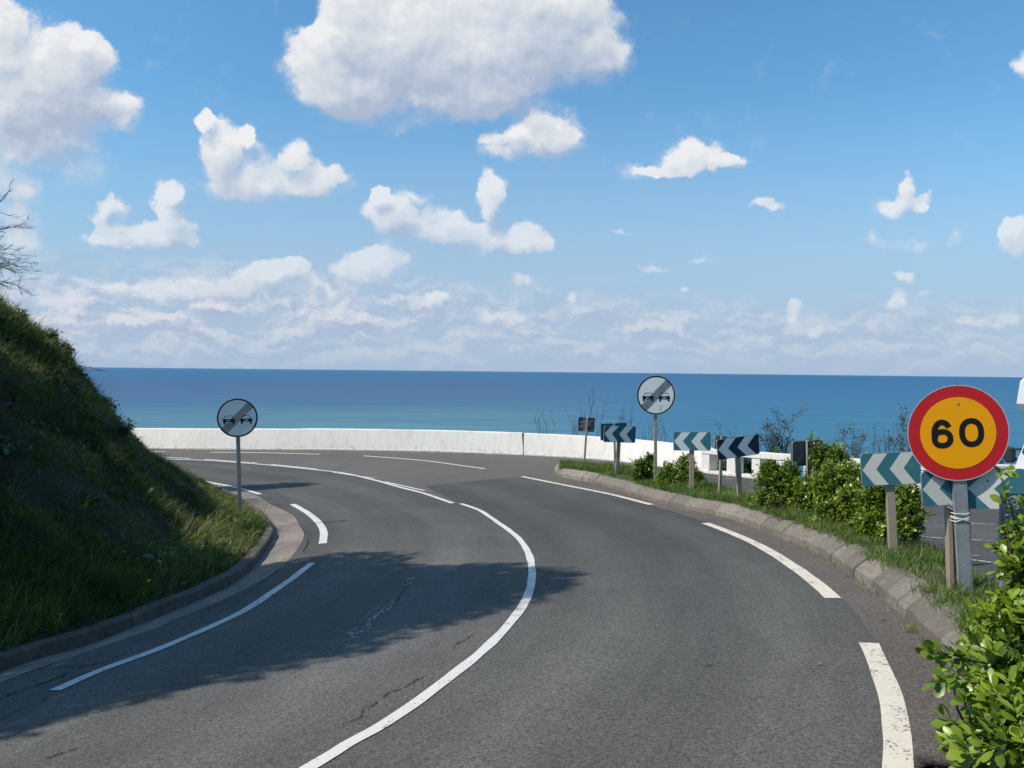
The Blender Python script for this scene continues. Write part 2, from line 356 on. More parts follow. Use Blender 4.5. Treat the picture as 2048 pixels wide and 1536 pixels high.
def asphalt(name, col, dark=.55, agg=.5, patch=.25, tint=(1, 1, 1), fresh=0):
    m, g = mat(name); co = objco(g)
    big = g.noise(co, .35, 5, .6); mid = g.noise(co, 2.3, 5, .6); fine = g.noise(co, 95, 3, .7); fine2 = g.noise(co, 40, 3, .7)
    c0 = tuple(q*(1-patch) for q in col); c1 = tuple(q*(1+patch) for q in col)
    c = g.mix(g.mr(big, .3, .7), c0, c1)
    c = g.mix(g.mr(mid, .35, .75, 0, .5), c, tuple(q*a*.8 for q, a in zip(col, tint)))
    sp = g.mr(g.m('ADD', g.m('MULTIPLY', fine, .6), g.m('MULTIPLY', fine2, .4)), .40, .60, 1-agg, 1+agg*.9)
    x = g.n('ShaderNodeMix', data_type='RGBA', blend_type='MULTIPLY'); x.inputs[0].default_value = 1
    g.set(x.inputs[6], c); g.t.links.new(sp, x.inputs[7]); c = x.outputs[2]
    vo = g.n('ShaderNodeTexVoronoi'); g.set(vo.inputs['Vector'], co); vo.inputs['Scale'].default_value = 34
    spot = g.mr(vo.outputs['Distance'], .10, .16, .55, 0)
    pick = g.m('GREATER_THAN', g.noise(co, 11, 2), .60)
    c = g.mix(g.m('MULTIPLY', spot, pick), c, (.20, .19, .175))
    # streaks of rubber and old repairs
    st = g.mr(g.noise(g.v('MULTIPLY', co, (1.0, .25, 1.0)), 1.6, 6, .65), .56, .72, 0, .38)
    c = g.mix(st, c, tuple(q*.62 for q in col))
    # wear that runs with the lane: two polished wheel tracks, oil between them, long scuffs
    A1, A2, A3 = [g.n('ShaderNodeAttribute') for _ in range(3)]
    A1.attribute_name = 'ac'; A2.attribute_name = 'al'; A3.attribute_name = 'lane'
    wv = g.n('ShaderNodeCombineXYZ'); g.set(wv.inputs[0], g.m('MULTIPLY', A1.outputs['Fac'], 14.0)); g.set(wv.inputs[1], g.m('MULTIPLY', A2.outputs['Fac'], .35))
    scf = g.noise(wv.outputs[0], 1.0, 6, .68)
    t1 = g.m('ABSOLUTE', g.m('SUBTRACT', A1.outputs['Fac'], g.m('MULTIPLY_ADD', scf, .06, .24))); t2 = g.m('ABSOLUTE', g.m('SUBTRACT', A1.outputs['Fac'], g.m('MULTIPLY_ADD', scf, .06, .68)))
    tr = g.mr(g.m('MINIMUM', t1, t2), .03, .14, 1, 0, 'SMOOTHSTEP')
    k_ = g.m('MULTIPLY', A3.outputs['Fac'], g.m('ADD', g.m('MULTIPLY_ADD', tr, .20, -.06), g.mr(scf, .3, .7, -.13, .13)))
    c = g.v('MULTIPLY', c, g.v('MULTIPLY_ADD', k_, (1, 1, 1), (1, 1, 1)))
    if fresh: pre = c; c = g.v('SCALE', pre); g.set(c.node.inputs['Scale'], g.mr(A2.outputs['Fac'], 12.0, 23.0, 1.0, fresh, 'SMOOTHSTEP'))  # fresh: factor the lane colour darkens to towards its far end
    g.set(g.p.inputs['Base Color'], c); g.p.inputs['Roughness'].default_value = .86; g.p.inputs['Specular IOR Level'].default_value = .35
    h = g.m('ADD', fine, g.m('MULTIPLY', fine2, 1.2)); bump(g, h, .55, .012)
    return m
def paint_mat(name, col, wear=.5, cream=False):
    m, g = mat(name); co = objco(g)
    w = g.m('ADD', g.m('MULTIPLY', g.noise(co, 45, 4, .75), .6), g.m('MULTIPLY', g.noise(co, 5, 5, .65), .4))
    f = g.mr(w, .62-wear*.12, .66-wear*.12, 0, 1)
    c = g.mix(g.noise(co, 3, 4), tuple(q*.86 for q in col), col)
    c = g.mix(g.mr(g.noise(co, 1.2, 6, .7), .5, .8, 0, .35), c, (.42, .38, .33))
    g.set(g.p.inputs['Base Color'], g.mix(f, c, (.085, .082, .078))); g.p.inputs['Roughness'].default_value = .7
    bump(g, g.noise(co, 60, 3), .3, .008); return m
def white_wall_mat(name, base=(.70, .665, .62)):
    m, g = mat(name); co = objco(g); geo = g.n('ShaderNodeAttribute'); geo.attribute_name = 'foot'
    h = geo.outputs['Fac']          # height above the foot of the wall, metres
    n = g.noise(co, 1.3, 6, .65); n2 = g.noise(co, 9, 6, .72); n3 = g.noise(g.v('MULTIPLY', co, (6, 6, .7)), 1.0, 5, .6)
    c = g.mix(n, tuple(q*.93 for q in base), base)
    c = g.mix(g.mr(n3, .50, .72, 0, .50), c, (.50, .45, .385))
    low = g.mr(h, .05, .20, 1, 0)
    c = g.mix(g.m('MULTIPLY', low, g.mr(n2, .53, .62, 0, .75)), c, (.33, .28, .23))
    c = g.mix(g.mr(g.noise(co, 26, 5, .7), .66, .72, 0, .55), c, (.42, .39, .35))
    blotch = g.m('MULTIPLY', g.mr(g.noise(co, .45, 4, .6), .52, .66), g.mr(n2, .42, .62, 0, .55)); c = g.mix(blotch, c, (.50, .45, .375))
    g.set(g.p.inputs['Base Color'], c); g.p.inputs['Roughness'].default_value = .85; g.p.inputs['Specular IOR Level'].default_value = .2
    bump(g, g.m('ADD', n2, g.noise(co, 40, 4)), .35, .012); return m
def leaf_mat(name, stops, rough=.42, trans=.25, spec=.5, patch=None):
    m, g = mat(name); a = g.n('ShaderNodeAttribute'); a.attribute_name = 'tint'
    f = a.outputs['Fac']; co = objco(g)
    if patch: f = g.m('ADD', f, g.m('MULTIPLY_ADD', g.noise(co, patch, 3, .6), .9, -.45), clamp=True)
    c = g.ramp(f, stops); g.set(g.p.inputs['Base Color'], c); g.p.inputs['Roughness'].default_value = rough; g.p.inputs['Specular IOR Level'].default_value = spec
    tr = g.n('ShaderNodeBsdfTranslucent'); tc = g.mix(1.0, c, (1.0, 1.15, .45), 'MULTIPLY'); g.set(tr.inputs[0], tc)
    mx = g.n('ShaderNodeMixShader'); mx.inputs[0].default_value = trans
    g.t.links.new(g.p.outputs[0], mx.inputs[1]); g.t.links.new(tr.outputs[0], mx.inputs[2]); g.t.links.new(mx.outputs[0], g.o.inputs[0])
    return m

# ------------------------------------------------------------------ sea, terrain, road
def sea():
    m, g = mat('sea_water'); co = objco(g); sp = g.n('ShaderNodeSeparateXYZ'); g.set(sp.inputs[0], co)
    far = g.m('LOGARITHM', g.m('MAXIMUM', sp.outputs[1], 100.0), 10.0)
    lr = g.m('DIVIDE', sp.outputs[0], g.m('MAXIMUM', sp.outputs[1], 100.0))
    nz = g.noise(g.v('MULTIPLY', co, (.00025, .0012, 1)), 1.0, 5, .6)
    nz2 = g.noise(g.v('MULTIPLY', co, (.0011, .006, 1)), 1.0, 5, .6)
    f = g.m('ADD', far, g.m('MULTIPLY_ADD', nz, .22, -.11)); f = g.m('ADD', f, g.m('MULTIPLY_ADD', nz2, .10, -.05))
    f = g.m('ADD', f, g.m('MULTIPLY', lr, -.10))
    cl = g.ramp(g.mr(f, 3.0, 4.5), [(0.0, (0.1030, 0.2255, 0.2597)), (.10, (0.0952, 0.2090, 0.2544)), (.20, (0.0650, 0.1430, 0.2279)), (.38, (0.0616, 0.1188, 0.2173)), (.60, (0.0426, 0.1298, 0.2332)), (.85, (0.0358, 0.1386, 0.2491)), (1, (0.0560, 0.1650, 0.2756))])
    cr = g.ramp(g.mr(f, 3.0, 4.5), [(0.0, (0.0560, 0.1738, 0.2565)), (.2, (0.0493, 0.1540, 0.2502)), (.5, (0.0426, 0.1386, 0.2459)), (.8, (0.0358, 0.1254, 0.2417)), (1, (0.0504, 0.1430, 0.2597))])
    c = g.mix(g.mr(lr, -.05, .22, 0, 1, 'SMOOTHSTEP'), cl, cr)
    rip = g.m('ADD', g.m('MULTIPLY', g.noise(g.v('MULTIPLY', co, (.010, .055, 1)), 1.0, 4, .65), .5), g.m('MULTIPLY', g.noise(g.v('MULTIPLY', co, (.0022, .014, 1)), 1.0, 6, .7), .5))
    c = g.mix(g.mr(rip, .38, .66, 0, .55), c, (.012, .07, .15))
    g.set(g.p.inputs['Base Color'], c); g.p.inputs['Roughness'].default_value = .55; g.p.inputs['Specular IOR Level'].default_value = .12
    g.p.inputs['IOR'].default_value = 1.33
    bump(g, g.noise(g.v('MULTIPLY', co, (.02, .09, 1)), 1.0, 4, .6), .25, 3.0)
    R = 60000; N = 96; V = [(0, 0, -82)]; rings = [200, 1200, 6000, R]
    for r_ in rings: V += [(r_*math.cos(2*math.pi*k/N), r_*math.sin(2*math.pi*k/N), -82) for k in range(N)]
    F = [(0, 1+k, 1+(k+1) % N) for k in range(N)]
    for i in range(3): F += [(1+i*N+k, 1+(i+1)*N+k, 1+(i+1)*N+(k+1) % N, 1+i*N+(k+1) % N) for k in range(N)]
    me = bpy.data.meshes.new('sea'); me.from_pydata(V, [], F); tag(link('sea', me, None, m), kind='structure')
sea()

M_soil, g = mat('bank_earth'); co = objco(g)
c = g.ramp(g.noise(co, 1.6, 6, .65), [(.25, (.020, .016, .010)), (.5, (.038, .032, .017)), (.75, (.070, .050, .030))])
c = g.mix(g.mr(g.noise(co, .5, 5, .6), .42, .58), c, (.030, .045, .014))
g.set(g.p.inputs['Base Color'], c); g.p.inputs['Roughness'].default_value = .95; bump(g, g.noise(co, 14, 6, .75), 1.0, .12)

def terrain():
    xs = np.r_[np.arange(-90, -36, 3.0), np.arange(-36, -17, .5), np.arange(-17, -2.6, .10), np.arange(-2.6, 24, .4), np.arange(24, 90, 3.0)]
    ys = np.r_[np.arange(-60, -8, 3.0), np.arange(-8, 3, .5), np.arange(3, 26, .12), np.arange(26, 46, .4), np.arange(46, 150, 3.0)]
    X, Y = np.meshgrid(xs, ys, indexing='ij')
    Z = terrain_z(X, Y)
    V = np.stack([X, Y, Z], -1).reshape(-1, 3)
    tag(fast('terrain', V, grid_faces(len(xs), len(ys)), M_soil, smooth=True), kind='structure')
terrain()

M_old = asphalt('asphalt_old', (.122, .110, .094), patch=.12, agg=.42, tint=(1, .97, .95))
M_new = asphalt('asphalt_new', (.112, .107, .094), patch=.16, agg=.56, fresh=.66)
M_lane = asphalt('asphalt_lane', (.113, .107, .095), patch=.18, agg=.54, fresh=.74)
M_verge = asphalt('asphalt_verge', (.116, .100, .086), patch=.22, agg=.6, tint=(1.1, 1.0, .9))
M_park = asphalt('asphalt_parking', (.080, .076, .072), patch=.2, agg=.55)
def road_attr(n, nv):
    al = np.repeat(np.arange(n)*.3, nv); ac = np.tile(np.linspace(0, 1, nv), n); return {'ac': ac, 'al': al, 'lane': np.ones(n*nv)}
def sheet(name, A, B, nv, off, m, step=.3):
    A = crom(A, 10); B = crom(B, 10); n = max(8, int(max(np.linalg.norm(np.diff(A, axis=0), axis=1).sum(), np.linalg.norm(np.diff(B, axis=0), axis=1).sum())/step))
    def rs(C):
        L = np.r_[0, np.cumsum(np.linalg.norm(np.diff(C, axis=0), axis=1))]; s = np.linspace(0, L[-1], n)
        return np.stack([np.interp(s, L, C[:, i]) for i in range(2)], 1)
    V, F = loft(rs(A), rs(B), nv, off); return tag(fast(name, V, F, m, smooth=True, attr=road_attr(n, nv)), kind='structure')
# the whole road bed as one sheet; it ends under the bank and under the walls
xs = np.arange(-30, 15.01, .5); ys = np.arange(-6, 33.01, .5)
X, Y = np.meshgrid(xs, ys, indexing='ij'); V = np.stack([X, Y, Gz(X, Y)], -1).reshape(-1, 3); F = grid_faces(len(xs), len(ys))
cen = V[F].mean(1); keep = (side_dist(cen[:, 0], cen[:, 1], BANK) < .15) & (side_dist(cen[:, 0], cen[:, 1], EDGE) < .12)
tag(fast('road', V, F[keep], M_old, smooth=True), kind='structure')
_p, _q = np.array(g2(622, 1536)), np.array(g2(695, 1490)); _d = (_p-_q)/np.linalg.norm(_p-_q); _n = np.array([-_d[1], _d[0]])
CL = [tuple(_p+_d*8.5-_n*.6), tuple(_p+_d*5-_n*.25), tuple(_p+_d*2-_n*.05)] + [g2(*p) for p in [(622, 1536), (695, 1490), (765, 1452), (853, 1392), (916, 1344), (980, 1290), (1021, 1246), (1053, 1199), (1064, 1154), (1059, 1113), (1043, 1085), (1024, 1066), (1002, 1050), (960, 1022), (922, 1008)]]
CL2 = [g2(*p) for p in [(905, 1007), (850, 988), (800, 975), (750, 961), (689, 947), (640, 941), (543, 931), (470, 925), (409, 921), (317, 918)]] + [(-18, 29.2), (-26, 30.4)]
KERB = [(-6.5, -7), (-1.2, -1.6), (.6, .9), g2(1975, 1536)] + [g2(*p) for p in [(1958, 1480), (1925, 1400), (1883, 1311), (1853, 1287), (1826, 1258), (1783, 1213), (1745, 1183), (1698, 1150), (1631, 1106), (1552, 1074), (1450, 1036), (1360, 1018), (1293, 1001), (1244, 984), (1181, 966), (1116, 953)]]
sheet('road_lane_surface', CL[:-1]+[g2(922, 1008), g2(850, 972)], KERB[:-1]+[g2(1085, 951), g2(1045, 953)], 9, .004, M_new)
# the inner lane, from the centre line to the gutter
GUT = [g2(*p) for p in [(0, 1367), (75, 1340), (150, 1313), (217, 1290), (300, 1261), (381, 1227), (476, 1186), (540, 1151), (581, 1116), (603, 1084), (608, 1068), (597, 1049), (584, 1030), (540, 1008), (506, 989), (430, 968), (330, 946)]]
sheet('road_inner_lane', [(-4.2, -6), (-4.1, 2)]+GUT+[(-16, 25.9), (-24, 28.7)], CL+CL2, 9, .0042, M_lane)
# worn brown strip between the edge line and the kerb
EL = [(-6.1, -5.4), (-1.3, -.6)] + [g2(*p) for p in [(1815, 1600), (1812, 1536), (1808, 1439), (1792, 1380), (1770, 1320), (1750, 1285), (1700, 1215), (1640, 1163), (1580, 1121), (1510, 1083), (1450, 1058), (1380, 1035), (1300, 1011), (1180, 980), (1050, 953)]]
_K = resample(crom(KERB[1:-1]+[g2(1112, 954), g2(1085, 949)], 14), .05); _E = resample(crom(EL, 14), .2); _K2 = np.array([_K[np.argmin(((_K-p)**2).sum(1))] for p in _E])
V, F = loft(_E, _K2, 4, .0082); tag(fast('road_verge', V, F, M_verge, smooth=True), kind='structure')

M_paint = paint_mat('road_paint', (.66, .625, .575), .45); M_paint2 = paint_mat('road_paint_worn', (.69, .615, .50), .55); M_thin = paint_mat('parking_paint', (.62, .60, .57), 1.3)
def line(pts, w, m, off=.0098, name='road_marking', wob=.012):
    C = resample(crom(pts, 8), .10); N = normals2(C); s = np.arange(len(C))*.1
    a = w/2 + (lat(s, s*0, .35, 4)-.5)*wob; b = w/2 + (lat(s, s*0+9, .27, 6)-.5)*wob
    V, F = loft(C+N*a[:, None], C-N*b[:, None], 3, off); return V, F
def lines(name, L):
    Vs, Fs, mi, b, mats = [], [], [], 0, []
    for pts, w, m in L:
        V, F = line(pts, w, m); Vs.append(V); Fs.append(F+b); b += len(V)
        if m not in mats: mats.append(m)
        mi += [mats.index(m)]*len(F)
    tag(fast(name, np.vstack(Vs), np.vstack(Fs), mats, mi=mi), kind='structure')
P = lambda *a: [g2(*p) for p in a]
lines('road_markings', [
    (CL, .090, M_paint), (CL2, .105, M_paint),
    (P((850, 982), (770, 964)), .08, M_paint), (P((748, 957), (665, 945)), .08, M_paint), (P((636, 939), (590, 934), (543, 929.5)), .10, M_paint), (P((513, 926.5), (409, 919)), .10, M_paint), (P((380, 917.5), (317, 914)), .10, M_paint),
    (P((110, 1383), (203, 1342), (317, 1300), (413, 1259), (492, 1221), (555, 1179), (603, 1144), (624, 1127)), .092, M_paint),
    (P((646, 1088), (647, 1062), (633, 1041), (611, 1024), (585, 1009)), .125, M_paint),
    (P((521, 989), (482, 978), (445, 970), (365, 955)), .12, M_paint),
    (P((970, 938), (850, 922), (727, 912)), .12, M_paint), (P((640, 909), (530, 906), (421, 905)), .12, M_paint), (P((330, 904), (285, 903.5)), .12, M_paint),
    (P((1044, 953.5), (1130, 971), (1220, 989), (1303, 1010)), .14, M_paint2),
    (P((1410, 1047), (1450, 1062), (1508, 1087), (1567, 1121), (1625, 1162), (1666, 1198)), .145, M_paint2),
    (P((1737, 1288), (1759, 1338), (1778, 1389), (1789, 1439), (1794, 1489), (1795, 1536), (1792, 1620)), .130, M_paint2)])

# cracks and scrapes in the asphalt
M_crack = simple('crack_dark', (.016, .015, .014), .95); M_scar = simple('scar_pale', (.36, .345, .325), .9)
mb = MB()
def crack(a, b, w, n, jit, mi=0, branch=.25):
    A, B = np.array(g2(*a)), np.array(g2(*b)); d = B-A; L = np.linalg.norm(d); nn = np.array([-d[1], d[0]])/L
    off = np.cumsum(RNG.normal(0, jit, n+1)); off -= np.linspace(0, off[-1], n+1)
    pts = [A+d*(i/n)+nn*off[i] for i in range(n+1)]
    for i in range(n):
        if RNG.random() < .12: continue
        p, q = pts[i], pts[i+1]; t = (q-p)/np.linalg.norm(q-p); m_ = np.array([-t[1], t[0]])*w*RNG.uniform(.3, 1.1)/2; m2 = m_*RNG.uniform(.4, 1.3)
        vs = [p-m_, q-m2, q+m2, p+m_]; mb.add([(v[0], v[1], Gz(v[0], v[1])+.0105) for v in vs], [(0, 1, 2, 3)], mi)
        if RNG.random() < branch:
            e = p + (nn if RNG.random() < .5 else -nn)*RNG.uniform(.02, .10) + t*RNG.uniform(-.04, .08); k = m_*.5
            vs = [p-k, e, p+k]; mb.add([(v[0], v[1], Gz(v[0], v[1])+.0108) for v in vs], [(0, 1, 2)], mi)
crack((846, 1356), (770, 1392), .014, 24, .006); crack((775, 1388), (735, 1420), .010, 20, .006); crack((735, 1415), (680, 1460), .008, 16, .01)
crack((948, 1270), (905, 1300), .011, 20, .007); crack((830, 1160), (785, 1215), .012, 26, .012); crack((880, 1170), (850, 1165), .01, 12, .01)
crack((600, 1170), (500, 1215), .008, 40, .012); crack((560, 1165), (400, 1245), .010, 60, .014); crack((560, 1140), (520, 1168), .016, 18, .008); crack((520, 1172), (480, 1192), .016, 18, .008); crack((480, 1196), (405, 1226), .012, 30, .008)
crack((470, 1310), (560, 1270), .008, 30, .01); crack((580, 1350), (620, 1325), .007, 20, .01); crack((330, 1300), (420, 1265), .008, 30, .01)
crack((0, 1402), (60, 1378), .016, 18, .008); crack((60, 1378), (128, 1352), .024, 20, .010); crack((128, 1350), (255, 1308), .014, 30, .010); crack((120, 1336), (175, 1332), .014, 14, .006); crack((120, 1390), (0, 1440), .007, 20, .01); crack((150, 1500), (90, 1520), .012, 12, .01); crack((210, 1335), (120, 1365), .008, 26, .01)
crack((600, 1050), (618, 1075), .018, 10, .006); crack((618, 1075), (606, 1105), .018, 12, .006); crack((606, 1052), (624, 1074), .010, 10, .006); crack((624, 1074), (612, 1108), .008, 12, .006)
crack((600, 1062), (622, 1062), .007, 6, .004); crack((604, 1085), (622, 1088), .007, 6, .004)
crack((1405, 1335), (1440, 1328), .010, 14, .006); crack((760, 1010), (815, 1003), .008, 20, .01); crack((640, 955), (760, 972), .006, 40, .008)
crack((1200, 1180), (1120, 1190), .006, 20, .008); crack((900, 1010), (960, 1040), .005, 20, .008)
for a, b in (((700, 1270), (722, 1262)), ((722, 1262), (760, 1232)), ((735, 1245), (768, 1222)), ((765, 1225), (802, 1200)), ((812, 1160), (832, 1158)), ((808, 1170), (826, 1168)), ((688, 1268), (712, 1278))):
    crack(a, b, .022, 22, .016, 1, .5); crack((a[0]+random.uniform(-12, 12), a[1]+random.uniform(-6, 6)), (b[0]+random.uniform(-12, 12), b[1]+random.uniform(-6, 6)), .014, 16, .014, 1, .5)
tag(mb.build('asphalt_cracks', [M_crack, M_scar]), kind='structure')

# ------------------------------------------------------------------ kerbs and gutter
M_stone, g = mat('kerb_stone'); co = objco(g)
a_ = g.n('ShaderNodeAttribute'); a_.attribute_name = 'tint'
c = g.ramp(a_.outputs['Fac'], [(0, (.165, .145, .120)), (.5, (.215, .190, .158)), (1, (.280, .250, .210))])
chz = g.noise(g.v('MULTIPLY', g.v('ADD', co, g.v('MULTIPLY', g.noise(co, 2, 2, col=True), (.3, .3, .3))), (26, 8, 10)), 1.0, 5, .7)
c = g.mix(g.mr(chz, .44, .62, 0, .45), c, (.125, .095, .070)); c = g.mix(g.mr(g.noise(co, 14, 6, .72), .46, .7, 0, .6), c, (.135, .105, .080)); c = g.mix(g.mr(g.noise(co, 5, 6, .7), .58, .72, 0, .5), c, (.36, .31, .25))
g.set(g.p.inputs['Base Color'], c); g.p.inputs['Roughness'].default_value = .9
bump(g, g.m('ADD', g.noise(co, 30, 6, .75), g.m('MULTIPLY', chz, 1.2)), 1.0, .018)
M_stoned, g = mat('bank_kerb_concrete'); co = objco(g)
c = g.ramp(g.noise(co, 3, 6, .7), [(.3, (.085, .066, .052)), (.5, (.130, .104, .084)), (.7, (.185, .155, .128))])
c = g.mix(g.mr(g.noise(co, 13, 6, .75), .48, .64, 0, .7), c, (.060, .048, .038)); g.set(g.p.inputs['Base Color'], c); g.p.inputs['Roughness'].default_value = .92
bump(g, g.noise(co, 24, 6, .75), 1.0, .03)
def kerb(name, C, prof, m, lmin, lmax, gap, inward, jit=.008, base=-.05):
    """stones laid end to end along the plan curve C; prof = (offset inwards, height)"""
    C = resample(C, .02); N = normals2(C)*inward; V, F, tint = [], [], []; i = 0; n = len(C)-1
    rj = random.Random(3)
    while i < n-4:
        L = int(rj.uniform(lmin, lmax)/.02); j = min(n, i+L); idx = np.unique(np.linspace(i, j-int(gap/.02), 4).astype(int)); t = rj.random()
        if len(idx) < 2: break
        b = len(V); k = len(prof); dz = rj.uniform(-jit, jit); do = rj.uniform(-jit, jit)
        for s_, q in enumerate(idx):
            for (o, h) in prof:
                e = .012 if s_ in (0, len(idx)-1) and h > 0 else 0
                p = C[q]+N[q]*(o+do+e*(.3 if o < .05 else 0)); V.append((p[0], p[1], Gz(*p)+h+dz-e*.8)); tint.append(t)
        for s_ in range(len(idx)-1):
            for r_ in range(k-1):
                F.append((b+s_*k+r_, b+s_*k+r_+1, b+(s_+1)*k+r_+1, b+(s_+1)*k+r_))
        F.append(tuple(b+r_ for r_ in range(k-1, -1, -1))); F.append(tuple(b+(len(idx)-1)*k+r_ for r_ in range(k)))
        i = j
    me = bpy.data.meshes.new(name); me.from_pydata(V, [], F); me.update(); a = me.attributes.new('tint', 'FLOAT', 'POINT'); a.data.foreach_set('value', tint)
    import bmesh
    bm = bmesh.new(); bm.from_mesh(me); bmesh.ops.recalc_face_normals(bm, faces=bm.faces); bm.to_mesh(me); bm.free()
    return tag(link(name, me, None, m), kind='structure')
KC = crom(KERB[1:], 14)
TIPC = [KERB[-1], g2(1108, 944), g2(1112, 936), g2(1125, 932)]
BACK = [g2(1125, 932)] + [g2(*p) for p in [(1280, 947), (1390, 976), (1500, 1000), (1640, 1045), (1812, 1100), (1900, 1135), (1950, 1170), (2048, 1230)]] + [(3.4, 3.9), (2.3, 1.8), (.9, -.6), (-.2, -1.6)]
KP = [(.0, -.06), (.005, .095), (.02, .112), (.140, .215), (.165, .226), (.255, .228), (.26, -.05)]
kerb('island_kerb', np.vstack([KC, crom(TIPC, 6)[1:]]), KP, M_stone, .26, .72, .014, -1, .011)
KC2 = crom(BACK, 12); kerb('island_back_kerb', KC2, [(.0, -.06), (.003, .09), (.015, .10), (.11, .10), (.115, -.05)], M_stone, .7, 1.0, .01, -1)
# filled joints and the soil of the island
ISL = np.vstack([KC, crom(TIPC, 6)[1:], KC2[1:]])
M_island, g = mat('island_earth'); co = objco(g)
c = g.ramp(g.noise(co, 3, 6, .65), [(.3, (.050, .042, .024)), (.55, (.075, .072, .030)), (.8, (.15, .115, .07))]); g.set(g.p.inputs['Base Color'], c); g.p.inputs['Roughness'].default_value = .95; bump(g, g.noise(co, 30, 5, .7), .8, .03)
nI = 140
def rs_n(C, n):
    L = np.r_[0, np.cumsum(np.linalg.norm(np.diff(C, axis=0), axis=1))]; s = np.linspace(0, L[-1], n); return np.stack([np.interp(s, L, C[:, i]) for i in range(2)], 1)
fa = rs_n(KC, nI); fa = fa - normals2(fa)*.02*-1*-1
bk = rs_n(KC2[::-1], nI)
def isl_z(x, y): return Gz(x, y)
A_ = rs_n(KC, nI); A_ = A_ - normals2(A_)*.025; B_ = rs_n(KC2[::-1], nI)
V, F = loft(A_, B_, 9, .0); t_ = np.tile(np.linspace(0, 1, 9), nI)
V[:, 2] += np.interp(t_, [0, .14, .3, .6, .93, 1], [.085, .20, .235, .25, .085, .02]) + (lat(V[:, 0], V[:, 1], .4, 8)-.5)*.03*np.sin(np.pi*t_)
tag(fast('island_soil', V, F, M_island, smooth=True), kind='structure')
def island_pt(s, t):
    """s along (0 near the camera .. 1 tip), t across (0 kerb .. 1 back)"""
    i = np.clip(s*(nI-1), 0, nI-1.001); k = i.astype(int); f = (i-k)[:, None]
    a = A_[k]*(1-f)+A_[k+1]*f; b = B_[k]*(1-f)+B_[k+1]*f; p = a*(1-t[:, None])+b*t[:, None]
    z = Gz(p[:, 0], p[:, 1])+np.interp(t, [0, .14, .3, .6, .93, 1], [.085, .20, .235, .25, .085, .02]); return np.c_[p, z]

# parking area behind the island
PKA = BACK[:9][::-1]; PKB = [(12.5, 9.5), (12.3, 12), (11.8, 15.2), (9.45, 16.9), tuple(PA+(PB-PA)*.7), tuple(PA+(PB-PA)*.4), tuple(PA), g2(1344, 937), g2(1290, 931)]
PKA = [(8, 1.0), (6.2, 3.5)] + PKA[1:]; PKB = [(14, 4), (13.5, 7)] + PKB
sheet('parking_area', PKA[:-1]+[g2(1240, 943)], PKB, 12, .004, M_park)
lines('parking_markings', [(P(*a), .07, M_thin) for a in [((1818, 1070), (1875, 1077), (1990, 1083)), ((1822, 1042), (1900, 1045), (1990, 1050)), ((1920, 1118), (2010, 1130)), ((1450, 957), (1475, 958)), ((1388, 954), (1400, 955)), ((1500, 969), (1520, 972)), ((1240, 938), (1300, 943)), ((1935, 1112), (1960, 1113))]])
lines('road_back_marking', [(P((1236, 938), (1290, 941), (1330, 944)), .10, M_paint)])

# the gutter and low kerb at the foot of the bank
M_conc, g = mat('gutter_concrete'); co = objco(g)
c = g.ramp(g.noise(co, 1.3, 6, .65), [(.3, (.170, .135, .108)), (.5, (.225, .180, .145)), (.75, (.275, .235, .200))])
c = g.mix(g.mr(g.noise(g.v('MULTIPLY', co, (16, 1.6, 1)), 1.0, 4, .6), .60, .68, 0, .5), c, (.40, .37, .34))
c = g.mix(g.mr(g.noise(g.v('MULTIPLY', co, (7, 1.1, 1)), 1.3, 5, .65), .52, .66, 0, .45), c, (.12, .092, .072))
c = g.mix(g.mr(g.noise(co, 7, 6, .75), .52, .68, 0, .6), c, (.10, .085, .07)); g.set(g.p.inputs['Base Color'], c); g.p.inputs['Roughness'].default_value = .9
bump(g, g.m('ADD', g.noise(co, 40, 5, .7), g.noise(co, 6, 4)), .5, .015)
GO = [(-4.15, -6), (-4.0, 2)] + GUT + [(-16, 25.95), (-24, 28.75)]
A2 = crom(GO, 12); A2 = rs_n(A2, 200); B2 = []
for p in A2:
    q = BANK[np.argmin(((BANK-p)**2).sum(1))]; B2.append(q)
B2 = rs_n(crom(np.array(B2)[::5], 5), 200)
# match by nearest so that the two edges run together
Bn = resample(BANK, .02); B2 = np.array([Bn[np.argmin(((Bn-p)**2).sum(1))] for p in A2])
V, F = loft(A2, B2, 7, .0); t_ = np.tile(np.linspace(0, 1, 7), 200); V[:, 2] += np.interp(t_, [0, .12, .35, .7, 1], [.0058, .0062, .009, .009, .012])
tag(fast('gutter', V, F, M_conc, smooth=True), kind='structure')
kerb('bank_kerb', BANK[(BANK[:, 1] > -6) & (BANK[:, 1] < 27)], [(.0, -.06), (.008, .115), (.025, .130), (.13, .135), (.135, -.02)], M_stoned, .9, 1.1, .004, 1, .004)

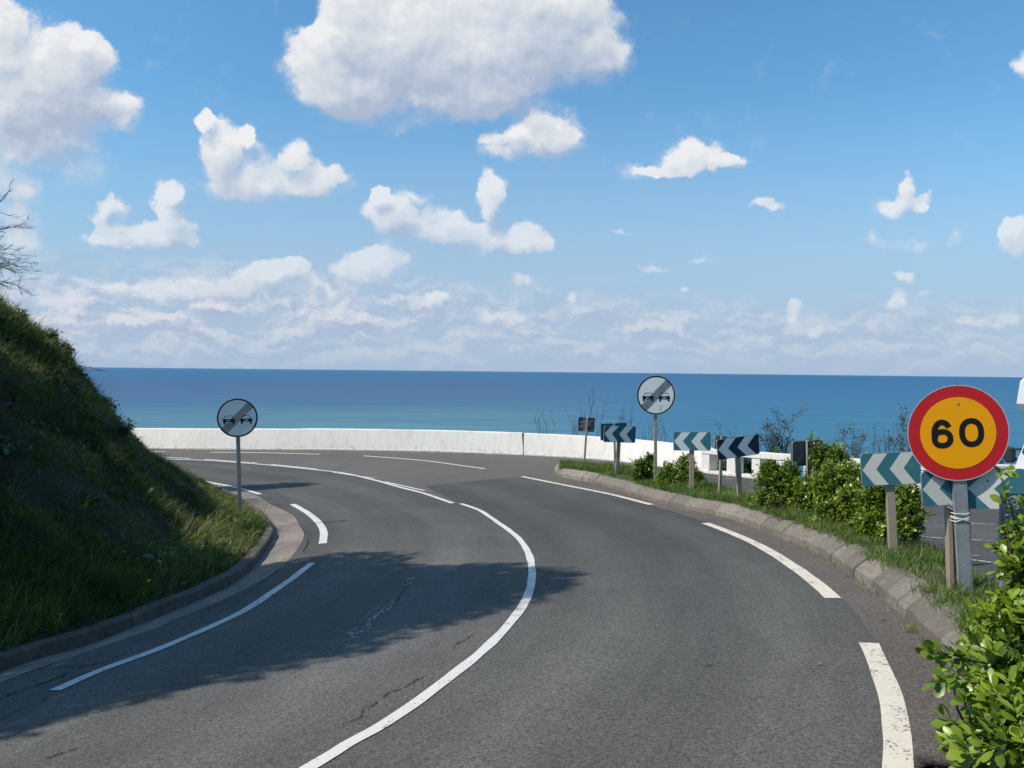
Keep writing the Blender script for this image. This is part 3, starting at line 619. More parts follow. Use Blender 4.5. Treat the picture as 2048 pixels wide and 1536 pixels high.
# ------------------------------------------------------------------ white sea wall and parapet
M_white = white_wall_mat('whitewashed_concrete')
def sea_wall():
    C = resample(WALL_C, .22); prof = [(-.12, -.05), (-.118, .045), (-.105, .06), (-.060, .24), (-.015, .42), (.072, .735), (.088, .755), (.24, .762), (.26, .745), (.34, -.3)]
    N = normals2(C); L = np.r_[0, np.cumsum(np.linalg.norm(np.diff(C, axis=0), axis=1))]
    crk = np.argmin(((C-np.array(g2(1048, 910)))**2).sum(1)); step = np.argmin(((C-np.array(g2(596, 900)))**2).sum(1))
    def piece(i0, i1, s0, s1, dz, parent, name='wall_section', t0=0, t1=0):
        V, F, foot = [], [], []
        for k in range(i0, i1+1):
            for (o, h) in prof:
                sh = (s0*h+t0 if k == i0 else 0) + (s1*h+t1 if k == i1 else 0)
                T = np.array([N[k][1], -N[k][0]]); rag = (RNG.random()-.5)*.012 if k in (i0, i1) else 0
                hh = h + (dz if h > .5 else 0) + (lat(np.array(k*.22), np.array(o*7), .5, 12)-.5)*.016*(1 if h > .1 else 2)
                p = C[k]+N[k]*(o+.10)+T*(sh+rag); V.append((p[0], p[1], Gz(*p)+hh)); foot.append(h)
        n = len(prof); F = grid_faces(i1-i0+1, n)[:, ::-1]
        me = bpy.data.meshes.new(name); me.from_pydata(V, [], [tuple(f) for f in F] + [tuple(range(n)), tuple((i1-i0)*n+r_ for r_ in range(n-1, -1, -1))]); me.update()
        me.attributes.new('foot', 'FLOAT', 'POINT').data.foreach_set('value', foot); return link(name, me, parent, M_white)
    r_ = thing('sea_wall', 'long low white concrete barrier curving round the outside of the bend, cracked near its middle', 'wall')
    T0 = 0.0
    piece(0, step, 0, 0, -.0, r_); piece(step, crk, 0, -.15, .006, r_, t1=-.012); piece(crk, len(C)-1, -.09, 0, -.004, r_, t0=.016)
    # dark backing added inside the crack so the gap shows as a dark line
    T = np.array([N[crk][1], -N[crk][0]]); mb = MB(); V = []
    for s in (-.05, .05):
        for (o, h) in [(-.10, -.04), (-.085, .06), (-.005, .24), (.035, .42), (.072, .72), (.24, .735), (.30, -.2)]:
            p = C[crk]+N[crk]*(o+.115)+T*(s-.12*h); V.append((p[0], p[1], Gz(*p)+h))
    mb.add(V, [tuple(range(6, -1, -1)), tuple(range(7, 14))]+[(i, (i+1) % 7, 7+(i+1) % 7, 7+i) for i in range(7)]); mb.build('crack_backing', M_crack, r_)
sea_wall()
def parapet():
    r_ = thing('white_parapet', 'white parapet with square openings beside the parking area', 'parapet')
    d = PB-PA; L = np.linalg.norm(d)+.35; d = d/np.linalg.norm(d); nrm = np.array([-d[1], d[0]])     # seaward
    if np.dot(nrm, (1, 1)) < 0: nrm = -nrm
    def blk(s0, s1, w0, w1, z0, z1, foot=0.0, b=.012):
        V = []; n = 2 if s1-s0 < 1 else 14
        for s in np.linspace(s0, s1, n):
            for (w, z) in ((w0, z0), (w0, z1-b), (w0+b, z1), (w1-b, z1), (w1, z1-b), (w1, z0)):
                p = PA+d*s+nrm*w; V.append((p[0], p[1], Gz(*p)+z))
        F = []
        for k in range(n-1):
            for q in range(6): F.append((k*6+q, k*6+(q+1) % 6, (k+1)*6+(q+1) % 6, (k+1)*6+q))
        F += [tuple(range(6)), tuple((n-1)*6+q for q in range(5, -1, -1))]
        return V, F
    def mk(name, *a):
        V, F = blk(*a); me = bpy.data.meshes.new(name); me.from_pydata(V, [], F); me.update()
        import bmesh
        bm = bmesh.new(); bm.from_mesh(me); bmesh.ops.recalc_face_normals(bm, faces=bm.faces); bm.to_mesh(me); bm.free()
        me.attributes.new('foot', 'FLOAT', 'POINT').data.foreach_set('value', [max(.05, v[2]-Gz(v[0], v[1])) for v in me.vertices and V]); return link(name, me, r_, M_white)
    mk('base_course', 0, L, -.06, .42, -.3, .075); mk('top_beam', 0, L, -.02, .38, .565, .72)
    def s_at(px):      # distance along the wall seen at this pixel column
        rr = ray(px, 950)[:2]; A = np.array([[d[0], -rr[0]], [d[1], -rr[1]]]); return np.linalg.solve(A, -PA)[0]
    ed = [(1395, 1418), (1453, 1470), (1503, 1519), (1552, 1570), (1607, 1627), (1664, 1686), (1728, 1752), (1800, 1846)]
    for a, b in ed:
        s0, s1 = max(0, s_at(a)), min(L, s_at(b)); mk('pillar', s0, s1, .0, .36, .07, .57)
    # a lower stretch turns away behind the signs
    return d
parapet()
def second_parapet():
    r_ = thing('white_parapet', 'low white wall running off to the right behind the parked motorhome', 'parapet')
    a = PB+np.array([.25, -.25]); b = np.array([15.5, 16.4]); d = (b-a)/np.linalg.norm(b-a); n = np.array([-d[1], d[0]]); mb = MB()
    ss = np.linspace(0, np.linalg.norm(b-a), 12); V = []
    for s in ss:
        for w, z in ((0, -.3), (0, .70), (.015, .72), (.32, .72), (.34, .70), (.34, -.3)):
            p = a+d*s+n*w; V.append((p[0], p[1], Gz(*p)+z))
    F = [(k*6+q, (k+1)*6+q, (k+1)*6+(q+1) % 6, k*6+(q+1) % 6) for k in range(11) for q in range(6)] + [tuple(range(5, -1, -1)), tuple(66+q for q in range(6))]
    mb.add(V, F); o = mb.build('wall_panel', M_white, r_); o.data.attributes.new('foot', 'FLOAT', 'POINT').data.foreach_set('value', [.3]*len(V))
second_parapet()

# ------------------------------------------------------------------ signs
def sticker_mat(name, cols, scale, rough=.5):
    m, g = mat(name); co = objco(g); vo = g.n('ShaderNodeTexVoronoi', distance='MANHATTAN'); g.set(vo.inputs['Vector'], co); vo.inputs['Scale'].default_value = scale
    s = g.n('ShaderNodeSeparateColor'); g.set(s.inputs[0], vo.outputs['Color'])
    c = g.ramp(s.outputs[0], cols, 'CONSTANT'); n = g.noise(g.v('MULTIPLY', co, (1, 1, 2.2)), scale*2.2, 4, .7)
    c = g.mix(g.mr(n, .5, .56, 0, .75), c, (.03, .035, .05)); g.set(g.p.inputs['Base Color'], c); g.p.inputs['Roughness'].default_value = rough; return m
M_post = simple('post_beige', (.31, .255, .19), .55, .0, .12, 6, .15, 90, dirt=((.20, .17, .13), .55, .6))
M_postd = simple('post_grey', (.30, .29, .27), .5, .2, .12, 6, .1, 90, dirt=((.16, .15, .13), .55, .6))
M_back = simple('sign_back_metal', (.26, .27, .28), .45, .35, .1, 5, dirt=((.12, .12, .12), .55, .5))
M_rim = simple('sign_rim', (.50, .52, .53), .45, .3, .1)
M_wh = simple('sign_white_film', (.78, .785, .77), .38, 0, .05, 9, dirt=((.42, .40, .36), .57, .45), spec=.16)
M_bk = simple('sign_black_film', (.012, .013, .016), .35, 0, .2, 6, spec=.16)
M_galv, g = mat('galvanised_steel'); co = objco(g); vo = g.n('ShaderNodeTexVoronoi'); g.set(vo.inputs['Vector'], co); vo.inputs['Scale'].default_value = 70
s_ = g.n('ShaderNodeSeparateColor'); g.set(s_.inputs[0], vo.outputs['Color'])
c = g.mix(g.mr(s_.outputs[0], 0, 1, 0, .5), (.30, .33, .35), (.42, .45, .47)); c = g.mix(g.mr(g.noise(co, 5, 6, .65), .45, .7, 0, .6), c, (.22, .23, .235))
g.set(g.p.inputs['Base Color'], c); g.p.inputs['Roughness'].default_value = .48; g.p.inputs['Metallic'].default_value = .45
M_teal = simple('teal_film', (.042, .160, .188), .42, 0, .10, 3, dirt=((.10, .22, .24), .58, .55), spec=.16)
M_teal_shade = simple('shaded_teal_film', (.014, .10, .135), .42, 0, .10, 5, dirt=((.06, .13, .16), .6, .4), spec=.16)  # the teal film again, with the shade on the panel put into its colour
M_navy = simple('navy_film', (.020, .028, .060), .40, 0, .10, 6, spec=.16)
M_cwh = simple('chevron_white_film', (.60, .585, .53), .40, 0, .05, 7, dirt=((.40, .38, .32), .56, .5), spec=.16)
M_cwh2 = simple('chevron_clean_film', (.62, .65, .66), .40, 0, .04, 7, spec=.16)
M_red = simple('red_film', (.50, .020, .026), .36, 0, .12, 3, dirt=((.62, .30, .22), .665, .85), spec=.16)
M_orange = simple('orange_film', (.86, .345, .004), .36, 0, .05, 4, dirt=((.80, .42, .06), .62, .6), spec=.16)
def disc(r, n=72, cx=0, cz=0): return [(cx+r*math.cos(2*math.pi*k/n), cz+r*math.sin(2*math.pi*k/n)) for k in range(n)]
def rrect(w, h, r, n=6, cx=0, cz=0):
    o = []
    for sx, sz, a0 in ((1, -1, -90), (1, 1, 0), (-1, 1, 90), (-1, -1, 180)):
        for k in range(n+1):
            a = math.radians(a0+90*k/n); o.append((cx+sx*(w/2-r)+r*math.cos(a), cz+sz*(h/2-r)+r*math.sin(a)))
    return o
def ribbon(mb, pts, w, y, closed=False, mi=0):
    """stroke of width w along pts in the local xz plane at depth y, facing -y"""
    P_ = np.array(pts, float); n = len(P_)
    W = np.full(n, w) if np.isscalar(w) else np.array(w)
    T = np.roll(P_, -1, 0)-np.roll(P_, 1, 0) if closed else np.gradient(P_, axis=0); T /= np.linalg.norm(T, axis=1)[:, None]+1e-9
    N = np.stack([-T[:, 1], T[:, 0]], 1); A = P_+N*W[:, None]/2; B = P_-N*W[:, None]/2
    vs = [(p[0], y, p[1]) for p in A]+[(p[0], y, p[1]) for p in B]; m_ = n if closed else n-1
    mb.add(vs, [(n+i, n+(i+1) % n, (i+1) % n, i) for i in range(m_)], mi)
def ann(r0_, r1_, n=96): return r0_, r1_, n
def ring(mb, r0_, r1_, y, n=96, mi=0):
    vs = [(r0_*math.cos(2*math.pi*k/n), y, r0_*math.sin(2*math.pi*k/n)) for k in range(n)]+[(r1_*math.cos(2*math.pi*k/n), y, r1_*math.sin(2*math.pi*k/n)) for k in range(n)]
    mb.add(vs, [(k, (k+1) % n, n+(k+1) % n, n+k) for k in range(n)], mi)
def frame_of(base, cpx, nrm, D=None):
    """base point on the ground, pixel of the panel's centre, horizontal normal -> empty pose and panel centre height"""
    B = np.array(base); D = D or float(B@fw); Cc = at(*cpx, D); nx, ny = nrm; L = math.hypot(nx, ny); rz = math.atan2(nx/L, -ny/L)
    d = Cc-B; lx = d[0]*math.cos(rz)+d[1]*math.sin(rz); lean = math.atan2(lx, d[2]); h = math.hypot(lx, d[2])
    return B, (0, 0, 0), rz, lean, h, D
def sign_empty(name, label, cat, base, cpx, nrm, group=None):
    B, _, rz, lean, h, D = frame_of(base, cpx, nrm)
    e = thing(name, label, cat, tuple(B), group=group)
    e.rotation_euler = (Matrix.Rotation(rz, 3, 'Z') @ Matrix.Rotation(lean, 3, 'Y')).to_euler(); return e, h, D
def post(e, w, d, h, m, x=0, y=0, z0=-.15, name='post'):
    mb = MB(); mb.box((x, y, (h+z0)/2), (w, d, h-z0), bev=.006)
    return mb.build(name, m, e)
def clamps(e, h, y, w):
    for dz in (-.45, .45):
        mb = MB(); mb.box((0, y, h+dz*w), (.12, .02, .035), bev=.003); mb.box((0, y+.03, h+dz*w), (.02, .05, .02)); mb.build('clamp', M_back, e)
def end_sign(base, c, dpx, nrm, label, post_m, sticker):
    e, h, D = sign_empty('road_sign', label, 'road sign', base, c, nrm, 'round end of no overtaking signs'); r = dpx/2/F0*D
    post(e, .068, .038, h+r*.55, post_m, y=.0)
    mb = MB(); mb.plate(disc(r), -.045, -.024, 0, 1); mb.build('disc', [M_wh, M_back], e); clamps(e, h, -.012, r)
    for o in e.children:
        if o.name.startswith('disc'): o.location.z = h
    y = -.0465; mb = MB(); ring(mb, r*.925, r*.995, y-.001, mi=0); ring(mb, r*.995, r*1.012, y-.0005, mi=1)
    o = mb.build('border', [M_bk, M_rim], e); o.location.z = h
    # five diagonal bars
    mb = MB()
    for k in range(5):
        q = (k-2)*.080*r; L = math.sqrt(max(0, (r*.93)**2-q**2)); ux = math.cos(math.radians(45)); a = (-L*ux-q*ux, -L*ux+q*ux); b = (L*ux-q*ux, L*ux+q*ux)
        ribbon(mb, [a, b], .040*r, y-.003)
    o = mb.build('diagonal_bars', M_bk, e); o.location.z = h
    for cx, cz in ((-.42, -.075), (.43, -.085)):
        mb = MB(); s = r*.30; z0 = cz*r; x0 = cx*r
        ribbon(mb, [(x0-s*.82, z0+s*.04), (x0-s*.56, z0+s*.62), (x0+s*.56, z0+s*.62), (x0+s*.82, z0+s*.04)], s*.09, y-.0015)
        def q4(a, b, c_, d_, yy): mb.add([(x0+s*p_[0], yy, z0+s*p_[1]) for p_ in (a, b, c_, d_)], [(0, 1, 2, 3)])
        q4((-.95, -.42), (-.30, -.42), (-.30, .10), (-.98, .10), y-.0015); q4((.30, -.42), (.95, -.42), (.98, .10), (.30, .10), y-.0015)
        q4((-.30, -.42), (.30, -.42), (.30, -.26), (-.30, -.26), y-.0015); q4((-.30, -.08), (.30, -.08), (.30, .10), (-.30, .10), y-.0015)
        q4((-.88, -.80), (-.60, -.80), (-.58, -.42), (-.90, -.42), y-.0015); q4((.60, -.80), (.88, -.80), (.90, -.42), (.58, -.42), y-.0015)
        mb.build('car_symbol', M_bk, e).location.z = h
    if sticker:
        mb = MB(); mb.plate(rrect(.16*r, .25*r, .01, 2, .22*r, -.62*r), y-.002, y-.001); mb.build('sticker', simple('pale_sticker', (.62, .66, .69), .5), e).location.z = h
    return e
B_endL = gnd(480, 1026, .30)
end_sign(B_endL, (475, 835), 76.5, (.33, -.94), 'round end of no overtaking sign on a grey post in the grass bank', M_postd, False)
end_sign(gnd(1311, 966, .22), (1310, 790), 78, (.10, -.99), 'round end of no overtaking sign rising from the shrubs on the traffic island', M_post, True)

def sixty():
    base = gnd(1931, 1192, .22); D0 = float(base@fw)
    e, h, D = sign_empty('speed_limit_sign', 'red ringed orange temporary speed limit sign reading 60', 'road sign', base, (1911, 865), (-.12, -.99)); r = .0625*D
    r = 94.5/F0*D
    mb = MB(); hh = h-.05; mb.box((0, 0, (hh-.15)/2), (.082, .04, hh+.15), bev=.004)
    for sx in (-1, 1): mb.box((sx*.045, -.003, (hh-.15)/2), (.008, .036, hh+.15))
    mb.build('post', M_galv, e)
    mb = MB(); mb.plate(disc(r, 96), -.032, -.021, 0, 1); mb.build('disc', [M_red, M_back], e).location.z = h
    mb = MB(); ring(mb, r*.992, r*1.012, -.0325, mi=0); mb.build('rim', M_rim, e).location.z = h
    mb = MB(); mb.plate(disc(r*.752, 96), -.0345, -.0322); mb.build('orange_face', M_orange, e).location.z = h
    # digits
    y = -.0360
    def E_(cx, cz, a, b, n=48, p=2.25, t0=0, t1=360, cl=True):
        o = []
        for k in range(n if cl else n+1):
            t = math.radians(t0+(t1-t0)*k/n); c_, s_ = math.cos(t), math.sin(t)
            o.append((cx+a*math.copysign(abs(c_)**(2/p), c_), cz+b*math.copysign(abs(s_)**(2/p), s_)))
        return o
    w = .118*r
    mb = MB(); zc = -.005*r
    ribbon(mb, E_(.262*r, zc, .247*r-w/2, .305*r-w/2), w, y, True); mb.build('digit_zero', M_bk, e).location.z = h
    mb = MB(); cx = -.318*r
    bz = zc-.305*r+.205*r; ribbon(mb, E_(cx, bz, .216*r-w/2, .205*r-w/2), w, y, True)
    arc = E_(cx, zc, .216*r-w/2, .305*r-w/2, 40, 2.1, 32, 205, False); ribbon(mb, arc, w, y-.0004)
    mb.build('digit_six', M_bk, e).location.z = h
    mb = MB(); mb.box((.01, -.037, .62*r), (.016, .004, .018), bev=.002); mb.build('bolt', M_galv, e).location.z = h
    # cord lashing the post to the old one behind
    zc_ = float(at(1925, 1030, D0)[2]-base[2]); M_rope = simple('white_cord', (.62, .60, .55), .8)
    mb = MB()
    for k, (za, zb, t) in enumerate(((.018, .018, 0), (-.010, -.045, .3), (-.045, -.012, .3), (-.02, -.03, 0))):
        P_ = [(-.052, -.024+t*.0, zc_+za), (0, -.030, zc_+(za+zb)/2+random.uniform(-.006, .006)), (.052, -.024, zc_+zb), (.075, .06, zc_+zb), (.06, .16, zc_+za), (-.04, .16, zc_+za), (-.056, .05, zc_+za), (-.052, -.024, zc_+za)]
        mb.tube([tuple(v) for v in resample(crom(P_, 6), .012)], .0042, 5)
    mb.build('cord', M_rope, e, True)
sixty()

def chev_marks(mb, w, h, t, y, x0=0, wid=.235, arm=.20, clip=.965):
    """one white chevron pointing left; t = tip as a fraction of the width"""
    X = lambda u: (x0-w/2+u*w)
    hh = h/2*clip
    vs = [(X(t), 0), (X(t+wid), 0), (X(t+wid+arm), hh), (X(t+arm), hh), (X(t+arm), -hh), (X(t+wid+arm), -hh)]
    V = [(a, y, b) for a, b in vs]; mb.add(V, [(0, 1, 2, 3), (4, 5, 1, 0)])
def chevron_sign(base, c, wpx, hpx, nrm, label, mblue, mwhite, pw=.085, pd=.045, tips=(.015, .475), px=0.0, pm=None, roll=0.0, group='small chevron signs on the traffic island'):
    e, h, D = sign_empty('chevron_sign', label, 'road sign', base, c, nrm, group)
    nx, ny = nrm; L = math.hypot(nx, ny); vx, vy = (c[0]-1024)/F0, 1.0
    rx, ry = -ny/L, nx/L               # panel's own right
    # width that covers wpx pixels at this turn
    w = wpx/F0*D/abs(rx - vx*ry); hh = hpx/F0*D
    post(e, pw, pd, h+hh*.42, pm or M_post, x=px)
    mb = MB(); mb.plate(rrect(w, hh, .035), -.050, -.026, 0, 1); o = mb.build('panel', [mblue, M_back], e); o.location.z = h; o.rotation_euler.y = roll
    for t in tips:
        mb = MB(); chev_marks(mb, w, hh, t, -.0515); o = mb.build('chevron', mwhite, e); o.location.z = h; o.rotation_euler.y = roll
    clamps(e, h, -.013, hh/2); return e
chevron_sign(gnd(1234, 948, .22), (1238, 868), 63, 33, (.30, -.95), 'small teal chevron sign coloured as if shaded, overlapping the back of another panel near the island tip', M_teal_shade, M_cwh2, .10, pm=M_post)
chevron_sign(gnd(1383, 981, .22), (1383, 882), 74, 37, (-.02, -1), 'sunlit teal chevron sign between the round sign and the navy chevron sign', M_teal, M_cwh2, .095)
chevron_sign(gnd(1480, 999, .22), (1471, 893), 83, 40, (.30, -.95), 'navy chevron sign leaning slightly to the left on a beige post', M_navy, M_cwh2, .10, roll=-.02)
chevron_sign(gnd(1786, 1104, .22), (1777, 936), 118, 65, (-.05, -1), 'teal chevron sign creased down its middle, standing in the long hedge', M_teal, M_cwh, .088)

def back_sign(base, c, wpx, hpx, nrm, label, mface, pw, post_m, stick=None, group=None, extras=()):
    """a panel seen from behind: the post is on our side"""
    e, h, D = sign_empty('sign_back', label, 'road sign', base, c, nrm, group); nx, ny = nrm; L = math.hypot(nx, ny); vx = (c[0]-1024)/F0; rx, ry = -ny/L, nx/L
    w = wpx/F0*D/abs(rx-vx*ry); hh = hpx/F0*D; post(e, pw, .045, h+hh*.52, post_m, y=-.03)
    mb = MB(); mb.plate(rrect(w, hh, .035), .010, .026); mb.plate(rrect(w+.006, hh+.006, .037), .026, .030); mb.build('panel', mface, e).location.z = h
    mb = MB()                                   # folded rim standing towards us
    ribbon_pts = rrect(w-.006, hh-.006, .034)
    for i in range(len(ribbon_pts)):
        a, b = ribbon_pts[i], ribbon_pts[(i+1) % len(ribbon_pts)]; mb.add([(a[0], -.008, a[1]), (b[0], -.008, b[1]), (b[0], .012, b[1]), (a[0], .012, a[1])], [(0, 1, 2, 3)])
    mb.build('rim', M_back, e).location.z = h
    for (x, z, sw, sh, m) in extras:
        mb = MB(); y = -.0555 if abs(x*w) < pw*.5 else .0065; mb.plate(rrect(sw*w, sh*hh, .003, 1, x*w, z*hh), y, y+.002); mb.build('sticker', m, e).location.z = h
    return e
M_stk = sticker_mat('sticker_covered', [(0, (.03, .04, .06)), (.3, (.18, .20, .24)), (.5, (.035, .05, .09)), (.68, (.32, .34, .38)), (.8, (.05, .08, .13))], 22)
M_graf = sticker_mat('graffiti_metal', [(0, (.13, .13, .135)), (.5, (.17, .15, .12)), (.75, (.10, .10, .11)), (.9, (.22, .22, .23))], 7)
M_ylw = simple('yellow_green_sticker', (.45, .52, .10), .5); M_ps = simple('pale_sticker_b', (.5, .53, .56), .5); M_ds = simple('dark_sticker', (.03, .035, .045), .5)
back_sign(gnd(1168, 929, .22), (1173, 849), 33, 28, (.10, -1), 'small leaning sign back covered in stickers at the tip of the island', M_stk, .055, M_post, extras=[(.13, .02, .16, .17, M_ylw), (-.03, .45, .12, .1, M_ps)])
back_sign(gnd(1229, 941, .22), (1227, 863), 52, 33, (.30, -.95), 'sign back half hidden behind the small shade-coloured teal chevron panel', M_teal_shade, .05, M_post)
back_sign(gnd(1437, 992, .22), (1441, 885), 24, 26, (.35, -.93), 'sign back almost hidden behind the navy chevron sign, with a thin post', M_back, .055, M_post)
back_sign(gnd(1614, 1019, .22), (1612, 906), 60, 50, (.42, -.9), 'grey scribbled sign back standing in the top of the long hedge', M_graf, .095, M_postd, extras=[(.02, .36, .16, .26, M_ds), (.02, .18, .16, .09, M_ps), (.02, -.18, .09, .10, M_ps), (.04, -.45, .09, .2, M_ps), (-.40, -.38, .15, .17, M_ps)])

def big_chevron():
    base = gnd(1931, 1192, .22); e, h, D = sign_empty('chevron_sign', 'large bent two part teal chevron sign behind the speed limit sign', 'road sign', base, (1923, 975), (-.05, -1))
    if True:
        k = D/F0
        # keep it clear of the lashed post in front
        mb = MB(); mb.box((-.068, .09, h/2), (.035, .06, h+.25), bev=.004); mb.box((.062, .09, h/2), (.045, .07, h+.25), bev=.004); mb.box((0, .115, h/2), (.12, .012, h+.25)); mb.build('post', M_post, e)
        for (x0, x1, z0, z1, a, t) in ((1846, 1924, 941, 1011, -4, .01), (1936, 2040, 938, 1020, 13, .015)):
            w = (x1-x0)*k/math.cos(math.radians(a)); hh = (z1-z0)*k; R = Matrix.Translation((((x0+x1)/2-1923)*k, (.034 if a < 0 else -.001), h+(975-(z0+z1)/2)*k)) @ Matrix.Rotation(math.radians(-a), 4, 'Z') @ Matrix.Rotation(math.radians(-1 if a < 0 else 1.5), 4, 'Y')
            mb = MB(); mb.plate(rrect(w, hh, .032), -.010, .010, 0, 1); o = mb.build('panel', [M_teal, M_back], e); o.matrix_local = R
            mb = MB(); chev_marks(mb, w, hh, t, -.0115, wid=.44, arm=.38, clip=.97)
            if a > 0:
                pass
            o = mb.build('chevron', M_cwh, e)
            # keep the mark inside the panel
            for v in o.data.vertices: v.co.x = min(v.co.x, w/2*.97)
            o.matrix_local = R
            mb = MB()
            if a < 0:
                for i in range(2): mb.plate([(.035+.0*i, -.12-.028*i), (.115, -.175-.02*i), (.118, -.165-.02*i), (.04, -.108-.028*i)], -.0135, -.0122)
                o = mb.build('sticker', M_rim, e); o.matrix_local = R
            else:
                P_ = [(.05, -.02), (.075, -.055), (.062, -.07), (.10, -.045), (.115, -.055), (.095, -.085), (.13, -.07)]
                ribbon(mb, [tuple(q) for q in resample(crom([(p_[0]+.03, p_[1]+.01) for p_ in P_], 5), .008)], .007, -.0125); o = mb.build('scrawl', M_rim, e); o.matrix_local = R
                mb = MB(); mb.plate(rrect(.02, .012, .002, 1, -.06, .06), -.0135, -.0122); o = mb.build('sticker', simple('green_sticker', (.03, .25, .12), .5), e); o.matrix_local = R
big_chevron()

def info_board():
    D = 5.15; c = at(2046, 1042, D); gz = Gz(c[0], c[1])+.24
    e = thing('information_board', 'dark blue information board with pale cards behind the foreground shrub', 'board', (c[0], c[1], gz), (0, 0, math.radians(-6))); h = c[2]-gz; w, hh = 90/F0*D, 112/F0*D
    MB_ = simple('board_blue', (.022, .045, .085), .35, 0, .08); MT = simple('board_teal', (.03, .20, .22), .45); MC = simple('board_card', (.32, .42, .55), .5); MW = simple('board_print', (.28, .36, .52), .5)
    for sx in (-1, 1): post(e, .035, .03, h+hh*.4, M_back, x=sx*w*.36, y=.02, name='leg')
    mb = MB(); mb.plate(rrect(w, hh, .012), -.018, .004); mb.build('panel', MB_, e).location.z = h
    mb = MB(); ring(mb, .040, .047, -.0195, 40); ring(mb, .012, .017, -.0195, 24); ring(mb, .024, .027, -.0195, 24); o = mb.build('emblem', MW, e); o.location = (-w*.5+.085, 0, h+hh*.5-.062)
    for x, ww, m in ((-.115, .022, M_bk), (-.083, .020, MT)):
        mb = MB(); mb.plate(rrect(ww, .16, .003, 1, x, -.055), -.0205, -.0185); mb.build('stripe', m, e).location.z = h
    mb = MB(); mb.plate(rrect(.15, .13, .004, 1, .03, -.075), -.0205, -.0185); mb.build('card', MC, e).location.z = h
info_board()

# ------------------------------------------------------------------ grass, leaves and shrubs
def nrm_(a): return a/(np.linalg.norm(a, axis=-1, keepdims=True)+1e-9)
def blades(P_, up, L, W, lean, tint):
    """curved grass blades, 3 triangles each; all arrays of equal length"""
    n = len(P_); a = RNG.uniform(0, 2*np.pi, n); side = np.stack([np.cos(a), np.sin(a), 0*a], 1)
    mid = P_+up*L[:, None]*.55+lean*L[:, None]*.22; tip = P_+up*L[:, None]*.85+lean*L[:, None]*.85
    s = side*W[:, None]/2
    V = np.stack([P_-s, P_+s, mid-s*.8, mid+s*.8, tip], 1).reshape(-1, 3); b = np.arange(n)[:, None]*5
    F = np.concatenate([b+[0, 1, 3], b+[0, 3, 2], b+[2, 3, 4]], 1).reshape(-1, 3)
    t = np.repeat(tint, 5); return V, F, t
M_grass = leaf_mat('bank_grass', [(0, (.022, .036, .011)), (.28, (.055, .090, .018)), (.55, (.115, .150, .028)), (.80, (.190, .195, .052)), (1, (.38, .32, .16))], .5, .30, .35, patch=.9)
M_grass2 = leaf_mat('island_grass', [(0, (.035, .065, .018)), (.35, (.085, .150, .028)), (.65, (.160, .240, .048)), (.88, (.26, .27, .10)), (1, (.42, .33, .17))], .5, .30, .35, patch=1.6)
def in_view(P_, m=60):
    z = P_@fw; x = 1024+F0*(P_@rt)/np.maximum(z, .1); y = 768-F0*(P_@upv)/np.maximum(z, .1)
    return (z > .4) & (x > -m) & (x < 2048+m) & (y > -m) & (y < 1536+m)
def bank_grass():
    n = 200000; x = RNG.uniform(-16.5, -2.9, n); y = RNG.uniform(.8, 26.5, n); d = side_dist(x, y, BANK)
    k = (d > .09) & (d < 8.5); x, y, d = x[k], y[k], d[k]; z = terrain_z(x, y)
    P_ = np.c_[x, y, z]; k = in_view(P_, 90) | ((RNG.random(len(P_)) < .30) & (P_[:, 1] > .8)); P_, d = P_[k], d[k]
    # a bare slide of dark earth near the left edge, thinner growth in patches
    bare = np.clip((lat(P_[:, 0], P_[:, 1], .8, 21)-.62)*4, 0, 1)
    slide = np.exp(-(((P_[:, 0]+5.15-.25*(P_[:, 1]-8.6))/.20)**2))*((P_[:, 1] > 6.6) & (P_[:, 1] < 10.6))
    k = RNG.random(len(P_)) > np.maximum(bare*.12, slide*.80); P_, d = P_[k], d[k]
    e = .1; gx = (terrain_z(P_[:, 0]+e, P_[:, 1])-P_[:, 2])/e; gy = (terrain_z(P_[:, 0], P_[:, 1]+e)-P_[:, 2])/e
    N = nrm_(np.c_[-gx, -gy, np.ones(len(P_))]); down = nrm_(np.c_[-gx, -gy, -(gx*gx+gy*gy)]+1e-4)
    nb = 6; m = len(P_); T = RNG.random(m)*.45 + lat(P_[:, 0], P_[:, 1], .5, 31)*.45
    L = (.038+.058*RNG.random(m)**1.6+.16*np.clip(lat(P_[:, 0], P_[:, 1], .33, 37)-.60, 0, 1)*2+.12*np.clip(lat(P_[:, 0], P_[:, 1], .9, 33)-.45, 0, 1)*2)*np.clip(.6+d*.6, .6, 1.15)
    straw = RNG.random(m) < (.035+.16*np.clip(lat(P_[:, 0], P_[:, 1], 1.1, 35)-.4, 0, 1)*2)
    T = np.where(straw, RNG.uniform(.78, 1, m), T)
    rep = lambda a: np.repeat(a, nb, 0)
    Pb = rep(P_)+RNG.normal(0, .022, (m*nb, 3))*[1, 1, .25]; Lb = rep(L)*RNG.uniform(.5, 1.25, m*nb)
    up = nrm_(rep(N)*.45+[0, 0, .75]+RNG.normal(0, .22, (m*nb, 3))); lean = nrm_(rep(down)*.9+RNG.normal(0, .75, (m*nb, 3)))
    Tb = np.clip(rep(T)+RNG.normal(0, .09, m*nb), 0, 1); Pb[:, 2] -= .012
    V, F, t = blades(Pb, up, Lb, RNG.uniform(.004, .008, m*nb)*(1+.04*Pb[:, 1]), lean, Tb)
    tag(fast('bank_grass', V, F, M_grass, attr={'tint': t}), 'rough green and straw coloured grass covering the steep bank', 'grass', kind='stuff')
bank_grass()
